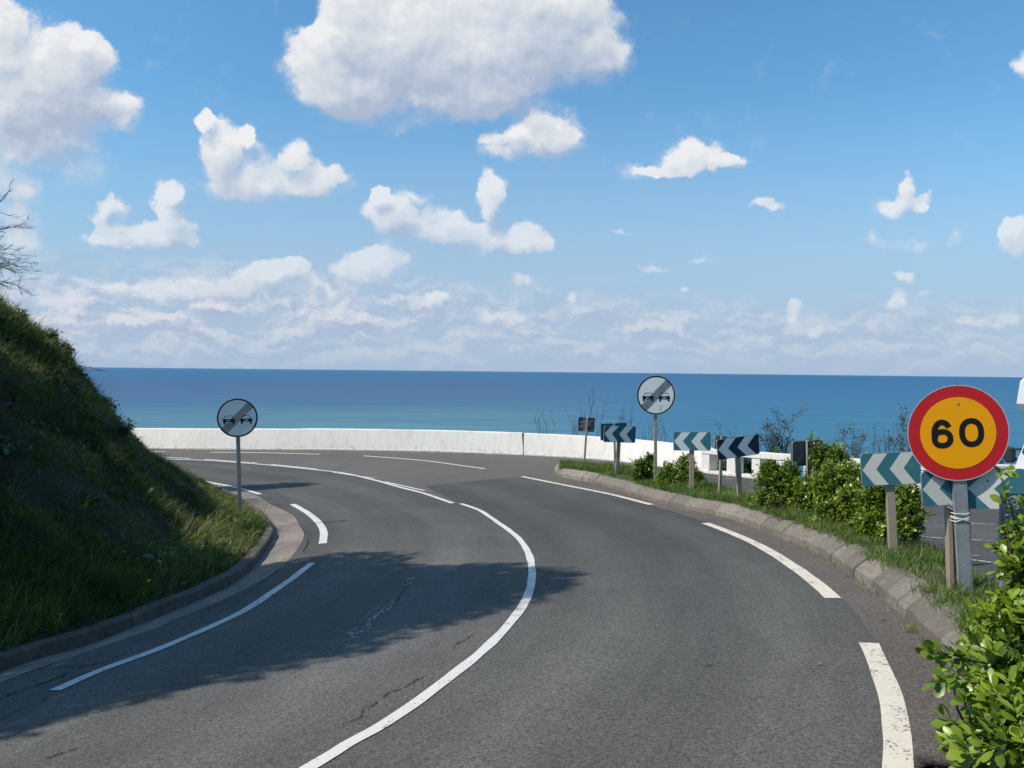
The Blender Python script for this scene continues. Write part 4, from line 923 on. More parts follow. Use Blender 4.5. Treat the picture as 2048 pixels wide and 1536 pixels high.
def island_grass():
    n = 50000; s = RNG.random(n)**.8; t = RNG.uniform(.10, .99, n); P_ = island_pt(s*.90+.10, t); k = in_view(P_, 400); P_ = P_[k]; t = t[k]; s = s[k]
    dens = lat(P_[:, 0], P_[:, 1], .35, 41); k = RNG.random(len(P_)) < np.clip(dens*1.6-.10, .05, 1)*np.interp(P_[:, 1], [2, 12, 22], [.85, .9, 1]); P_ = P_[k]; t = t[k]; m = len(P_); nb = 7
    L = .035+.065*RNG.random(m)**1.4+.05*np.clip(lat(P_[:, 0], P_[:, 1], .6, 43)-.4, 0, 1)*2
    T = RNG.random(m)*.5+.32*lat(P_[:, 0], P_[:, 1], .4, 45); st = RNG.random(m) < .09; T = np.where(st, RNG.uniform(.85, 1, m), T)
    rep = lambda a: np.repeat(a, nb, 0); Pb = rep(P_)+RNG.normal(0, .016, (m*nb, 3))*[1, 1, .1]; Lb = rep(L)*RNG.uniform(.5, 1.3, m*nb)
    up = nrm_(np.array([0, 0, 1.])+RNG.normal(0, .30, (m*nb, 3))); lean = nrm_(RNG.normal(0, .8, (m*nb, 3))+[.1, -.1, -.1]); Tb = np.clip(rep(T)+RNG.normal(0, .08, m*nb), 0, 1); Pb[:, 2] -= .008
    V, F, tt = blades(Pb, up, Lb, RNG.uniform(.0028, .0055, m*nb)*(1+.06*Pb[:, 1]), lean, Tb)
    tag(fast('island_grass', V, F, M_grass2, attr={'tint': tt}), 'short fresh grass along the top of the traffic island', 'grass', kind='stuff')
    # tufts along the foot of the kerb
    m0 = 46; idx = RNG.integers(20, len(KC)-10, m0); Vs, Fs, ts, b = [], [], [], 0
    for i in idx:
        c = KC[i]-normals2(KC)[i]*-.02; nn = RNG.integers(6, 26); Pb = np.c_[c[0]+RNG.normal(0, .035, nn), c[1]+RNG.normal(0, .035, nn), np.zeros(nn)]; Pb[:, 2] = Gz(Pb[:, 0], Pb[:, 1])
        V, F, tt = blades(Pb, nrm_(np.array([0, 0, 1.])+RNG.normal(0, .4, (nn, 3))), RNG.uniform(.03, .08, nn), RNG.uniform(.004, .009, nn), nrm_(RNG.normal(0, 1, (nn, 3))), np.clip(RNG.normal(.7, .2, nn), 0, 1)); Vs.append(V); Fs.append(F+b); ts.append(tt); b += len(V)
    tag(fast('kerbside_weeds', np.vstack(Vs), np.vstack(Fs), M_grass2, attr={'tint': np.concatenate(ts)}), 'little dry weeds growing at the foot of the island kerb', 'weeds', kind='stuff')
island_grass()

def leaves(P_, D_, L, W, tint, cup=.25, bend=.25):
    """folded obovate leaves: origin, pointing direction, length, width; 6 triangles each"""
    n = len(P_); up = np.array([0, 0, 1.]) + RNG.normal(0, .45, (n, 3)); D_ = nrm_(D_)
    S = nrm_(np.cross(D_, up)); N = np.cross(S, D_); L = L[:, None]; W = W[:, None]
    q = lambda a, s, h: P_+D_*L*a+S*W*s+N*(L*h)
    droop = lambda a: -bend*a*a
    V = np.stack([q(0, 0, 0), q(.30, -.30, droop(.3)+cup*.10), q(.30, 0, droop(.3)-cup*.05), q(.30, .30, droop(.3)+cup*.10), q(.68, -.5, droop(.68)+cup*.16), q(.68, 0, droop(.68)-cup*.05), q(.68, .5, droop(.68)+cup*.16), q(.92, -.26, droop(.92)), q(.92, .26, droop(.92)), q(1.0, 0, droop(1))], 1).reshape(-1, 3)
    b = np.arange(n)[:, None]*10
    T3 = [[0, 2, 1], [0, 3, 2]]; Q4 = [[1, 2, 5, 4], [2, 3, 6, 5]]; T3 += [[7, 5, 9], [5, 8, 9], [4, 5, 7], [5, 6, 8]]
    F3 = np.concatenate([b+t for t in T3], 1).reshape(-1, 3); F4 = np.concatenate([b+t for t in Q4], 1).reshape(-1, 4)
    return V, [F3, F4], np.repeat(tint, 10)
def bank_herbs():
    """broad leaved plants among the grass: docks, brambles, nettles"""
    rg = RNG; n = 3200; x = rg.uniform(-16, -3.2, n); y = rg.uniform(1.5, 25, n); d = side_dist(x, y, BANK); k = (d > .2) & (d < 7.2); x, y, d = x[k], y[k], d[k]
    z = terrain_z(x, y); P_ = np.c_[x, y, z]; pat = lat(x, y, 1.1, 51); keep = (rg.random(len(P_)) < np.clip((pat-.35)*2.2, .04, 1)); P_, pat = P_[keep], pat[keep]; m = len(P_)
    nl = 16; O = np.repeat(P_, nl, 0)+rg.normal(0, .05, (m*nl, 3))*[1, 1, .5]; O[:, 2] += np.abs(rg.normal(0, .05, m*nl)); D_ = nrm_(rg.normal(0, .8, (m*nl, 3))+[.35, -.1, .55])
    L = np.repeat(rg.uniform(.035, .085, m), nl)*rg.uniform(.6, 1.3, m*nl); T = np.clip(np.repeat(rg.random(m), nl)*.7+rg.normal(.1, .12, m*nl), 0, 1)
    V, F, t = leaves(O, D_, L, L*rg.uniform(.35, .7, m*nl), T); tag(fast('bank_herbs', V, F, M_herb, attr={'tint': t}), 'low broad leaved weeds scattered among the grass of the bank', 'weeds', kind='stuff')
    # bleached dead stalks
    mb = MB()
    for i in range(260):
        j = rg.integers(0, m); p = P_[j]+rg.normal(0, .2, 3)*[1, 1, 0]; p[2] = hz0(p[0], p[1]); dr = nrm_(rg.normal(0, .5, 3)+[.35, -.1, .8])*rg.uniform(.12, .34)
        mb.tube([p, p+dr*.5+[0, 0, .01], p+dr+[.03, 0, -.04]], [.0032, .0025, .0015], 3, cap=False)
    tag(mb.build('dead_stalks', simple('straw', (.30, .24, .14), .8)), 'bleached dead stalks lying over the grass of the bank', 'stalks', kind='stuff')
def hz0(x, y): return float(terrain_z(np.array([x]), np.array([y]))[0])
M_herb = leaf_mat('herb_leaves', [(0, (.020, .036, .012)), (.5, (.055, .095, .022)), (1, (.15, .18, .05))], .45, .22, .4)
bank_herbs()
M_shrub = leaf_mat('shrub_leaves', [(0, (.012, .032, .006)), (.35, (.045, .098, .010)), (.65, (.135, .215, .014)), (1, (.29, .37, .035))], .36, .22, .45)
M_shrub2 = leaf_mat('hedge_leaves', [(0, (.012, .030, .008)), (.4, (.045, .090, .012)), (.7, (.125, .190, .016)), (1, (.23, .29, .030))], .34, .20, .5)
M_stem = simple('stem_brown', (.075, .055, .038), .8, 0, .3, 20); M_twig = simple('twig_grey', (.085, .072, .062), .85, 0, .25, 20)
def shrub(name, label, cat, blobs, ntw, leaf, mt, base, nl=8, group=None, seed=0, sprigs=(), twl=.10):
    """blobs: (centre, radii) in world space; twigs fill the shell and end in whorls of leaves"""
    global RNG
    RNG = np.random.default_rng(seed+100); e = thing(name, label, cat, tuple(base), group=group); base = np.array(base)
    C = np.array([b[0] for b in blobs]); Rr = np.array([b[1] for b in blobs]); vol = (Rr.prod(1))**(2/3); pk = RNG.choice(len(blobs), ntw, p=vol/vol.sum())
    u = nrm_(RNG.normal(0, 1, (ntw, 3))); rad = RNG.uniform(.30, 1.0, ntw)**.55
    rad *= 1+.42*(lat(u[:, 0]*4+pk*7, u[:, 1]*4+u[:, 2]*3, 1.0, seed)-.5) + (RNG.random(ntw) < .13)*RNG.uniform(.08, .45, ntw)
    T = C[pk]+u*Rr[pk]*rad[:, None]; gz = np.maximum(Gz(T[:, 0], T[:, 1])+.12, -9); T[:, 2] = np.where(RNG.random(ntw) < .14, gz+RNG.uniform(.02, .30, ntw), T[:, 2]); T[:, 2] = np.maximum(T[:, 2], gz+RNG.uniform(.0, .08, ntw))
    D_ = nrm_(u*.75+[0, 0, .65]+RNG.normal(0, .42, (ntw, 3)))
    sp = []; spd = []
    for (a, b, k) in sprigs:
        a, b = np.array(a), np.array(b)
        for i in range(k):
            f = (i+.5)/k; sp.append(a+(b-a)*f+RNG.normal(0, .012, 3)); spd.append((b-a)/np.linalg.norm(b-a)+RNG.normal(0, .35, 3))
    if sp: T = np.vstack([T, sp]); D_ = nrm_(np.vstack([D_, spd])); rad = np.r_[rad, np.ones(len(sp))]; ntw = len(T)
    k = nl; th = np.tile(np.arange(k)*2.4, ntw)+np.repeat(RNG.uniform(0, 6.28, ntw), k); lvl = np.tile(np.linspace(1, 0, k), ntw)
    Dk = np.repeat(D_, k, 0); a1 = nrm_(np.cross(Dk, np.array([.3, .7, .2]))); a2 = np.cross(Dk, a1); rd = a1*np.cos(th)[:, None]+a2*np.sin(th)[:, None]
    op = .35+.95*(1-lvl); dirs = nrm_(Dk+rd*op[:, None]+RNG.normal(0, .12, (ntw*k, 3)))
    O = np.repeat(T, k, 0)-Dk*((1-lvl)*twl)[:, None]; Ln = leaf*RNG.uniform(.65, 1.2, ntw*k)*(1.05-.25*lvl)
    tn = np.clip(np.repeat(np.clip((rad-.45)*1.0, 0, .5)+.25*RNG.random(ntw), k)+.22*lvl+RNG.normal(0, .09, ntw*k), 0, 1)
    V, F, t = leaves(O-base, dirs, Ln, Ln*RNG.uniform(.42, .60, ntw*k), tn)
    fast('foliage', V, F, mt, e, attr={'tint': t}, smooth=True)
    mb = MB(); st = RNG.choice(ntw, min(ntw, 130), replace=False)
    for i in st:
        q = C[pk[i]] if i < len(pk) else T[i]-D_[i]*.2; a = np.array([q[0], q[1], base[2]])*.6+base*.4+RNG.normal(0, .02, 3); a = a*.5+np.array([T[i][0], T[i][1], max(Gz(T[i][0], T[i][1]), a[2]-.1)])*.5; a[2] = max(a[2], base[2]-.03); m_ = (a+T[i])/2+RNG.normal(0, .04, 3); m_[2] -= .03
        mb.tube([a-base, m_-base, T[i]-D_[i]*.04-base, T[i]-base], [.007, .005, .003, .0015], 4, cap=False)
    for (a, b, k_) in sprigs: a, b = np.array(a), np.array(b); mb.tube([a-base-(b-a)*.15, (a+b)/2-base, b-base], [.006, .004, .0015], 5, cap=False)
    mb.build('stems', M_stem, e, True); return e
def bl(px, py, D, rx, ry, rz=None):
    """an ellipsoid seen at this pixel and distance, with radii given in pixels"""
    k = D/F0; return (at(px, py, D), (rx*k, (rz or rx)*k, ry*k))
# the long hedge in three bushes, a small one round the round sign, the big one close to the camera
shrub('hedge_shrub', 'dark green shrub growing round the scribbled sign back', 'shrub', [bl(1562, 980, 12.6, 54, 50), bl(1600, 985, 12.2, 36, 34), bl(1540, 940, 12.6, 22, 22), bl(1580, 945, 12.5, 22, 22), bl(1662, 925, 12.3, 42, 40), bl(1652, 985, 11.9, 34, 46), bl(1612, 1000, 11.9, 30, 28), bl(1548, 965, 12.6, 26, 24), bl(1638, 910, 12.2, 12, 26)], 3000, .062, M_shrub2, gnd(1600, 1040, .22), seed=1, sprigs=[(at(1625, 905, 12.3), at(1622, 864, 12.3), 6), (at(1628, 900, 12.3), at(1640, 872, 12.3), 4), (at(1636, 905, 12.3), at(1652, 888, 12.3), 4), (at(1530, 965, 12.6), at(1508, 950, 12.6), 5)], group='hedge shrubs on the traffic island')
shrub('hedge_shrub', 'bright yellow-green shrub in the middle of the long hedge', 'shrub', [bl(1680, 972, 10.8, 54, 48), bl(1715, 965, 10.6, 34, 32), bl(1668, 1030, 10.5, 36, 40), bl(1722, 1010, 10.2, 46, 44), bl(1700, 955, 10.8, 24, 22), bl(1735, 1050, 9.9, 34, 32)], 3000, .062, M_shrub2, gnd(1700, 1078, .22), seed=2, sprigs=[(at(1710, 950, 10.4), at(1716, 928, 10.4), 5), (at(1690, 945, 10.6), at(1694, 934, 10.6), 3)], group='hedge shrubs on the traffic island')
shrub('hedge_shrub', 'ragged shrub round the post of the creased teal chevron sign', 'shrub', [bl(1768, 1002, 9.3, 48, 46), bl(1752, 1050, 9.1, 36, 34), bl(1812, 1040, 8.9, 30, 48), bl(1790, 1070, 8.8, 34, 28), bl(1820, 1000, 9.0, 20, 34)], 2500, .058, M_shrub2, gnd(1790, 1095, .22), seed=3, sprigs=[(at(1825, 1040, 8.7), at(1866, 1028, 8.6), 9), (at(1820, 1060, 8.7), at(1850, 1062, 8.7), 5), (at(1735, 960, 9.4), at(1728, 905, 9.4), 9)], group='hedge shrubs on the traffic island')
shrub('small_shrub', 'low bright shrub at the foot of the round sign post on the island', 'shrub', [bl(1355, 945, 17.0, 42, 22), bl(1372, 928, 17, 22, 20), bl(1335, 962, 16.8, 26, 16), bl(1392, 952, 16.9, 20, 12)], 1000, .062, M_shrub2, gnd(1350, 970, .22), seed=4)
shrub('small_shrub', 'small upright shrub just left of the round sign post on the island', 'shrub', [bl(1288, 930, 18.0, 22, 16), bl(1300, 920, 18, 12, 16), bl(1278, 945, 18, 16, 10)], 520, .062, M_shrub2, gnd(1286, 952, .22), seed=5)
def near_shrub():
    B_ = [bl(2100, 1335, 3.7, 150, 125), bl(2012, 1345, 3.5, 66, 44), bl(2080, 1500, 3.0, 140, 130), bl(2024, 1488, 2.95, 70, 60), bl(2075, 1235, 4.2, 82, 66), bl(2016, 1262, 4.1, 26, 36), bl(2066, 1125, 4.6, 48, 62), bl(2120, 1200, 4.2, 110, 150), bl(2040, 1075, 4.7, 30, 36), bl(2100, 1620, 2.8, 150, 120)]
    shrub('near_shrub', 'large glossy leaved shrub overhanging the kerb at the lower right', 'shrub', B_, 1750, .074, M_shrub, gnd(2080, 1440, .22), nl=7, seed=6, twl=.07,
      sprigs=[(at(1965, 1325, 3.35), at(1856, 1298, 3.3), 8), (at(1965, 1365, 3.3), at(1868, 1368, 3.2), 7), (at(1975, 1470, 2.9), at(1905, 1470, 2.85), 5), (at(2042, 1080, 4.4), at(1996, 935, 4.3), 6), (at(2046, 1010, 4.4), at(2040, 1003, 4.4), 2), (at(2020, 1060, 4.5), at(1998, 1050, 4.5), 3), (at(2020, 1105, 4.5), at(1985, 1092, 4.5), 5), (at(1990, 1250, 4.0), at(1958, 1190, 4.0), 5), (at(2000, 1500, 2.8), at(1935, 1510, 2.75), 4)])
near_shrub()

# twiggy plants on the seaward side
def twiggy(name, label, cat, base, tips, leafn=0, leaf=.03, seed=0, group=None, mt=None, rad=.008, fork=3, mtw=None):
    global RNG
    RNG = np.random.default_rng(seed+500); base = np.array(base, float); e = thing(name, label, cat, tuple(base), group=group); mb = MB(); ends = []
    def br(a, b, r, lv):
        a, b = np.array(a), np.array(b); L = np.linalg.norm(b-a); m1 = a+(b-a)*.35+RNG.normal(0, L*.03, 3); m2 = a+(b-a)*.7+RNG.normal(0, L*.03, 3)
        mb.tube([a-base, m1-base, m2-base, b-base], [r, r*.8, r*.6, r*.3], 4, cap=False); ends.append((b, (b-m2)/(np.linalg.norm(b-m2)+1e-6)))
        ends.append((m2, (b-a)/L))
        if lv > 0:
            for _ in range(fork):
                f = RNG.uniform(.3, .95); p = a+(b-a)*f; dd = (b-a)/L+RNG.normal(0, .33, 3); br(p, p+nrm_(dd)*L*RNG.uniform(.22, .45), r*.5, lv-1)
    for t in tips: br(base+RNG.normal(0, .03, 3), t, rad, 2)
    mb.build('branches', mtw or M_twig, e)
    if leafn:
        k = leafn; O = np.repeat(np.array([q[0] for q in ends]), k, 0)+RNG.normal(0, leaf*.8, (len(ends)*k, 3)); Dd = np.repeat(np.array([q[1] for q in ends]), k, 0)+RNG.normal(0, .8, (len(ends)*k, 3))
        Ln = leaf*RNG.uniform(.6, 1.2, len(O)); V, F, t = leaves(O-base, Dd, Ln, Ln*.45, RNG.random(len(O))); fast('foliage', V, F, mt, e, attr={'tint': t}, smooth=True)
    return e
M_sage = leaf_mat('coast_leaves', [(0, (.030, .042, .026)), (.5, (.060, .075, .045)), (1, (.12, .13, .085))], .6, .15, .3)
def beyond(px, D, tips, **k):
    b = at(px, 930, D); b[2] = Gz(b[0], b[1])-.55; twiggy('coastal_shrub' if k.get('leafn') else 'bare_sapling', k.pop('label'), 'shrub' if k.get('leafn') else 'sapling', b, [at(x, y, D+random.uniform(-.3, .3)) for x, y in tips], **k)
gb = 'bare saplings beyond the sea wall'
beyond(1082, 29.3, [(1074, 822), (1092, 838), (1078, 845)], label='forked bare sapling behind the wall just right of its crack', seed=1, group=gb, fork=2, rad=.02)
beyond(1103, 29.2, [(1110, 846), (1098, 848), (1094, 852)], label='short bushy bare sapling between the forked one and the sticker covered panel', seed=2, group=gb, fork=2, rad=.014)
beyond(1148, 28.8, [(1148, 828), (1143, 840), (1155, 850)], label='bare sapling close to the left of the sticker covered panel', seed=3, group=gb, fork=3, rad=.015)
beyond(1172, 28.5, [(1188, 796), (1168, 818), (1210, 820)], label='tallest bare sapling rising behind the sticker covered panel', seed=4, group=gb, fork=2, rad=.02)
beyond(1246, 27.8, [(1265, 812), (1247, 818), (1238, 835)], label='bare sapling sticking up behind the small shade-coloured teal chevron sign', seed=5, group=gb, fork=2, rad=.018)
beyond(1292, 27.0, [(1291, 858), (1302, 850), (1284, 866), (1318, 858)], label='low bare sapling left of the round sign post beyond the wall', seed=6, group=gb, fork=3, rad=.014)
beyond(1330, 26.5, [(1320, 858), (1334, 866), (1328, 852)], label='low bare sapling right of the round sign post beyond the wall', seed=7, group=gb, fork=3, rad=.012)
gc = 'coastal shrubs beyond the parapet'
beyond(1556, 24.5, [(1530, 858), (1548, 846), (1560, 850), (1572, 846), (1586, 858), (1545, 872), (1575, 880), (1530, 885), (1600, 890), (1520, 892)], label='tall sparse grey-green shrub beyond the parapet right of the navy sign', leafn=7, leaf=.075, seed=8, group=gc, mt=M_sage, rad=.02)
beyond(1455, 25.5, [(1444, 880), (1462, 874), (1478, 878), (1440, 872)], label='thin shrub showing over the parapet behind the navy chevron sign', leafn=4, leaf=.06, seed=9, group=gc, mt=M_sage, rad=.012)
beyond(1700, 20.5, [(1672, 894), (1690, 888), (1705, 884), (1722, 892), (1715, 900), (1680, 905)], label='low grey-green shrub beyond the parapet left of the creased chevron sign', leafn=6, leaf=.06, seed=10, group=gc, mt=M_sage, rad=.012)
beyond(1770, 19.5, [(1750, 872), (1768, 860), (1758, 880), (1782, 878), (1745, 890), (1790, 890)], label='feathery half bare shrub directly above the creased chevron sign', leafn=2, leaf=.05, seed=11, group=gc, mt=M_sage, rad=.012)
beyond(1815, 19.0, [(1800, 866), (1812, 858), (1826, 862), (1806, 882), (1832, 880), (1820, 895)], label='dense grey-green shrub at the left edge of the speed limit sign', leafn=7, leaf=.06, seed=12, group=gc, mt=M_sage, rad=.012)
beyond(1990, 18.5, [(1962, 900), (1975, 842), (1985, 870), (1998, 880), (2008, 905), (1990, 915), (1968, 925)], label='dark shrub between the speed limit sign and the motorhome', leafn=8, leaf=.07, seed=13, group=gc, mt=M_sage, rad=.015)
for px, D, y0, lb, sd_i in ((1438, 24.3, 905, 'dark scrub seen through the first parapet opening', 14), (1492, 23.4, 898, 'dark scrub seen through the second parapet opening', 15), (1545, 22.6, 905, 'dark scrub behind the third parapet opening', 16), (1650, 20.3, 915, 'dark scrub low behind the middle of the parapet', 17), (1780, 18.6, 925, 'dark scrub low behind the near end of the parapet', 18)):
    beyond(px, D, [(px-14, y0+22), (px, y0+14), (px+13, y0+20), (px-6, y0+34), (px+10, y0+38)], label=lb, leafn=14, leaf=.09, seed=sd_i, group='scrub behind the parapet openings', mt=M_shrub2, rad=.01)

# dead twigs heaped on the island edge
def brush_heap():
    c = gnd(1862, 1118, .16); e = thing('brush_heap', 'tangled heap of dark dead twigs between the hedge and the sign posts', 'twig heap', tuple(c)); mb = MB(); rg = np.random.default_rng(77)
    for i in range(170):
        a = rg.normal(0, 1, 3)*[.13, .10, .045]+[0, 0, .06]; a[2] = abs(a[2]); d = nrm_(rg.normal(0, 1, 3)*[1, 1, .55])*rg.uniform(.06, .16); m_ = a+d*.5+rg.normal(0, .03, 3); b = a+d+rg.normal(0, .03, 3); m_[2] = abs(m_[2]); b[2] = abs(b[2])
        mb.tube([a, m_, b], [.004, .0035, .002], 4, cap=False)
    mb.build('twigs', simple('dead_twig', (.050, .034, .030), .85, 0, .3, 20), e)
brush_heap()

# ------------------------------------------------------------------ trees on the bank, mostly outside the picture
M_bark = simple('bark', (.085, .07, .055), .9, 0, .3, 6, .8, 25)
M_tree = leaf_mat('tree_leaves', [(0, (.015, .030, .008)), (.5, (.035, .065, .014)), (1, (.08, .12, .025))], .45, .2, .4)
def leafy_tree(label, base, blobs, nl, leaf, seed):
    global RNG
    RNG = np.random.default_rng(seed+900); base = np.array(base); e = thing('leafy_tree', label, 'tree', tuple(base), group='leafy trees on the bank'); blobs = [((c[0], c[1], -2.3+(c[2]+2.3)*1.135), r_) for c, r_ in blobs]; C = np.array([b[0] for b in blobs], float); Rr = np.array([b[1] for b in blobs], float)
    mb = MB(); top = C.mean(0); mb.tube([v-base for v in (base-[0, 0, .3], base+(top-base)*.4+[.1, 0, 0], base+(top-base)*.9)], [.16, .12, .05], 8)
    for c in C: mb.tube([v-base for v in (base+(top-base)*.35, (base+top)/2*.4+c*.6+[0, 0, -.15], c)], [.07, .045, .015], 6)
    mb.build('trunk', M_bark, e, True)
    pk = RNG.choice(len(C), nl, p=Rr.prod(1)/Rr.prod(1).sum()); u = nrm_(RNG.normal(0, 1, (nl, 3))); r_ = RNG.random(nl)**.45*(1+.3*(lat(u[:, 0]*3+pk, u[:, 1]*3+u[:, 2]*2, 1, seed)-.5))
    P_ = C[pk]+u*Rr[pk]*r_[:, None]; L = leaf*RNG.uniform(.7, 1.3, nl); V, F, t = leaves(P_-base, nrm_(u+RNG.normal(0, .7, (nl, 3))-[0, 0, .2]), L, L*.5, RNG.random(nl)); fast('crown', V, F, M_tree, e, attr={'tint': t})
def hz(x, y): return float(terrain_z(np.array([x]), np.array([y]))[0])
leafy_tree('leafy tree high on the bank throwing its shade across the road', (-8.7, 4.4, hz(-8.7, 4.4)), [((-8.5, 4.9, 6.3), (.9, 1.0, 1.15)), ((-8.6, 4.4, 5.0), (1.1, 1.4, 1.0)), ((-8.5, 5.8, 6.0), (.7, .55, .8)), ((-8.6, 3.6, 4.6), (.9, .9, .9)), ((-8.6, 6.2, 4.7), (1.0, .9, .8)), ((-8.5, 7.4, 4.2), (.8, .8, .75)), ((-8.6, 5.1, 3.9), (1.1, 1.6, .9)), ((-8.6, 3.0, 3.6), (.8, .6, .8)), ((-8.6, 2.7, 3.0), (.9, .6, .8)), ((-8.7, 5.0, 2.9), (1.0, 1.8, .8)), ((-8.6, 4.2, 6.0), (.8, .7, .8))], 30000, .14, 1)
leafy_tree('second leafy tree further up the bank outside the picture', (-11.2, 5.6, hz(-11.2, 5.6)), [((-11.2, 5.9, 5.2), (1.1, 1.2, 1.0)), ((-11.5, 4.4, 5.6), (1.1, 1.2, 1.0)), ((-11.0, 6.9, 4.3), (1.0, .9, .8))], 9000, .13, 2)
leafy_tree('third leafy tree behind the bare one, outside the picture', (-14.2, 16.4, hz(-14.2, 16.4)), [((-13.4, 17.1, 5.0), (.8, .5, .32)), ((-14.3, 16.8, 4.9), (1.1, .55, .42)), ((-15.2, 16.4, 4.6), (.9, .6, .4))], 9000, .11, 3)
def bare_tree():
    global RNG
    RNG = np.random.default_rng(4242); D = 15.0; b = at(-330, 700, D); b[2] = hz(b[0], b[1])-.1; base = np.array(b); e = thing('bare_tree', 'bare winter tree whose fine twigs reach in at the left edge', 'tree', tuple(base)); T, Bm = MB(), MB()
    top = at(-250, 430, D); T.tube([(0, 0, -.2), (np.array(at(-300, 560, D))-base), top-base], [.10, .07, .04], 8); T.build('trunk', M_bark, e, True)
    def br(a, d, L, r, lv, bm):
        n = 4; pts = [a]; 
        for i in range(n): d = nrm_(d+RNG.normal(0, .16, 3)); pts.append(pts[-1]+d*L/n)
        bm.tube([p-base for p in pts], list(np.linspace(r, r*.45, n+1)), 4 if r < .008 else 5, cap=False)
        if lv == 0: return
        for k in range(7 if lv > 1 else 5):
            i = RNG.integers(1, n+1); f = pts[i]; br(f, nrm_(d+RNG.normal(0, .40, 3)), L*RNG.uniform(.30, .50), max(r*.55, .0032), lv-1, bm)
    for (sx, sy, tx, ty, r) in ((-260, 500, 15, 512, .022), (-255, 490, 0, 492, .018), (-260, 480, -20, 465, .018), (-250, 465, -45, 435, .016), (-265, 515, 15, 525, .016), (-270, 525, -5, 535, .016), (-260, 505, 20, 505, .022), (-270, 520, -20, 515, .020), (-255, 480, -30, 475, .020), (-280, 530, 0, 520, .018), (-262, 495, 5, 500, .018), (-250, 450, -55, 415, .016), (-300, 500, -500, 420, .02), (-290, 520, -420, 500, .02)):
        a = at(sx, sy, D); q = at(tx, ty, D+RNG.uniform(-.6, .3)); br(a, nrm_(q-a), np.linalg.norm(q-a)*.72, r, 3, Bm)
    Bm.build('branches', M_twig, e)
bare_tree()
# plants standing up from the crest and face of the bank
def bp(px, py):      # a point on the bank surface seen at this pixel
    return gnd(px, py, h=lambda x, y: hz(x, y))
RS = np.random.default_rng(31)
for i, (px, py, hh, lb) in enumerate([(100, 684, .20, 'dark leafy stalk on the crest of the bank nearest the top'), (160, 722, .24, 'tallest dark weed leaning out from the crest above the headland'), (35, 640, .2, 'weed clump on the upper crest of the bank by the left edge'), (215, 815, .22, 'dry stalk poking sideways from the bank above the wall end'), (130, 700, .15, 'bushy weed between the two dark stalks on the crest'), (185, 765, .2, 'arching weed on the steep shoulder of the bank'), (245, 860, .15, 'small weed on the bank beside the left end of the wall')]):
    b = bp(px, py+14) ; tips = [b+np.array([RS.normal(.03, .07), RS.normal(0, .05), hh*RS.uniform(.6, 1.2)]) for _ in range(5)]
    twiggy('bank_weed', lb, 'weed', b, tips, leafn=5, leaf=.045, seed=60+i, group='weeds on the bank', mt=M_tree, rad=.004, fork=3)
M_flower = simple('dandelion_yellow', (.75, .52, .02), .6, 0, .1)
mb = MB()
for k in range(10): a = 2*math.pi*k/10; mb.add([(0, 0, .006), (.017*math.cos(a-.3), .017*math.sin(a-.3), .010), (.020*math.cos(a), .020*math.sin(a), .008), (.017*math.cos(a+.3), .017*math.sin(a+.3), .010)], [(0, 1, 2, 3)])
mb.tube([(0, 0, -.08), (0, 0, .005)], .0025, 4)
fl0 = mb.build('yellow_flower', M_flower); first = True
FLL = ['upper of two yellow flowers side by side halfway up the left part of the bank', 'lower of two yellow flowers side by side halfway up the left part of the bank', 'yellow flower in the sunlit grass near the foot of the left round sign', 'yellow flower low on the bank right of the rocks', 'second yellow flower low on the bank right of the rocks, slightly higher', 'yellow flower just under the brownish rock', 'yellow flower just under the largest pale rock', 'lone yellow flower near the kerb below the rocks', 'lone yellow flower low in the dark grass by the left edge', 'yellow flower at the foot of the grey post of the left round sign', 'yellow flower high on the shaded face of the bank', '']
FL = [(172, 1016), (173, 1020), (545-20, 1050), (402, 1110), (406, 1104), (310, 1142), (318, 1136), (297, 1176), (121, 1246), (480, 1022), (262, 964), (1963, 1246)]
for i, (px, py) in enumerate(FL):
    o = fl0 if first else fl0.copy()
    if not first: COL.objects.link(o)
    first = False
    if px > 1000: q = gnd(px, py, .28)
    else: q = bp(px, py)
    o.location = (q[0], q[1], q[2]+.07); o.rotation_euler = (random.uniform(.2, .7), random.uniform(-.3, .5), random.uniform(0, 6))
    tag(o, 'single yellow flower in the grass beside the near shrub' if px > 1000 else FLL[i], 'flower', None if px > 1000 else 'yellow flowers on the bank')
M_rock = simple('rock', (.13, .105, .085), .9, 0, .3, 9, .8, 20)
def rock(px, py, s, lb, sd0):
    rg = np.random.default_rng(sd0); import bmesh
    bm = bmesh.new(); bmesh.ops.create_icosphere(bm, subdivisions=2, radius=1)
    for v in bm.verts: n = .75+.5*rg.random(); v.co = v.co*n
    bmesh.ops.smooth_vert(bm, verts=bm.verts, factor=.45, use_axis_x=True, use_axis_y=True, use_axis_z=True)
    for v in bm.verts: v.co = Vector((v.co.x*s, v.co.y*s*.8, v.co.z*s*.6))
    me = bpy.data.meshes.new('rock'); bm.to_mesh(me); bm.free(); o = link('rock', me, None, M_rock); q = bp(px, py); o.location = (q[0], q[1], q[2]+s*.4); o.rotation_euler = (0, 0, rg.random()*6)
    tag(o, lb, 'rock', 'loose rocks on the bank')
for i, (px, py, s, lb) in enumerate([(295, 1122, .085, 'largest pale rock lying low on the shaded bank'), (322, 1116, .07, 'brownish rock touching the largest one on the bank'), (378, 1124, .05, 'small rock right of the pair on the bank'), (342, 1160, .045, 'small pale rock below the pair near the kerb'), (445, 1092, .05, 'dark rock at the edge of the sunlit grass'), (366, 1170, .04, 'smallest rock closest to the low kerb')]): rock(px, py, s, lb, 200+i)
q = g2(1632, 1332); mb = MB(); mb.add([(0, 0, .004), (.03, .012, .012), (.045, 0, .006), (.03, -.014, .010)], [(0, 3, 2, 1)])
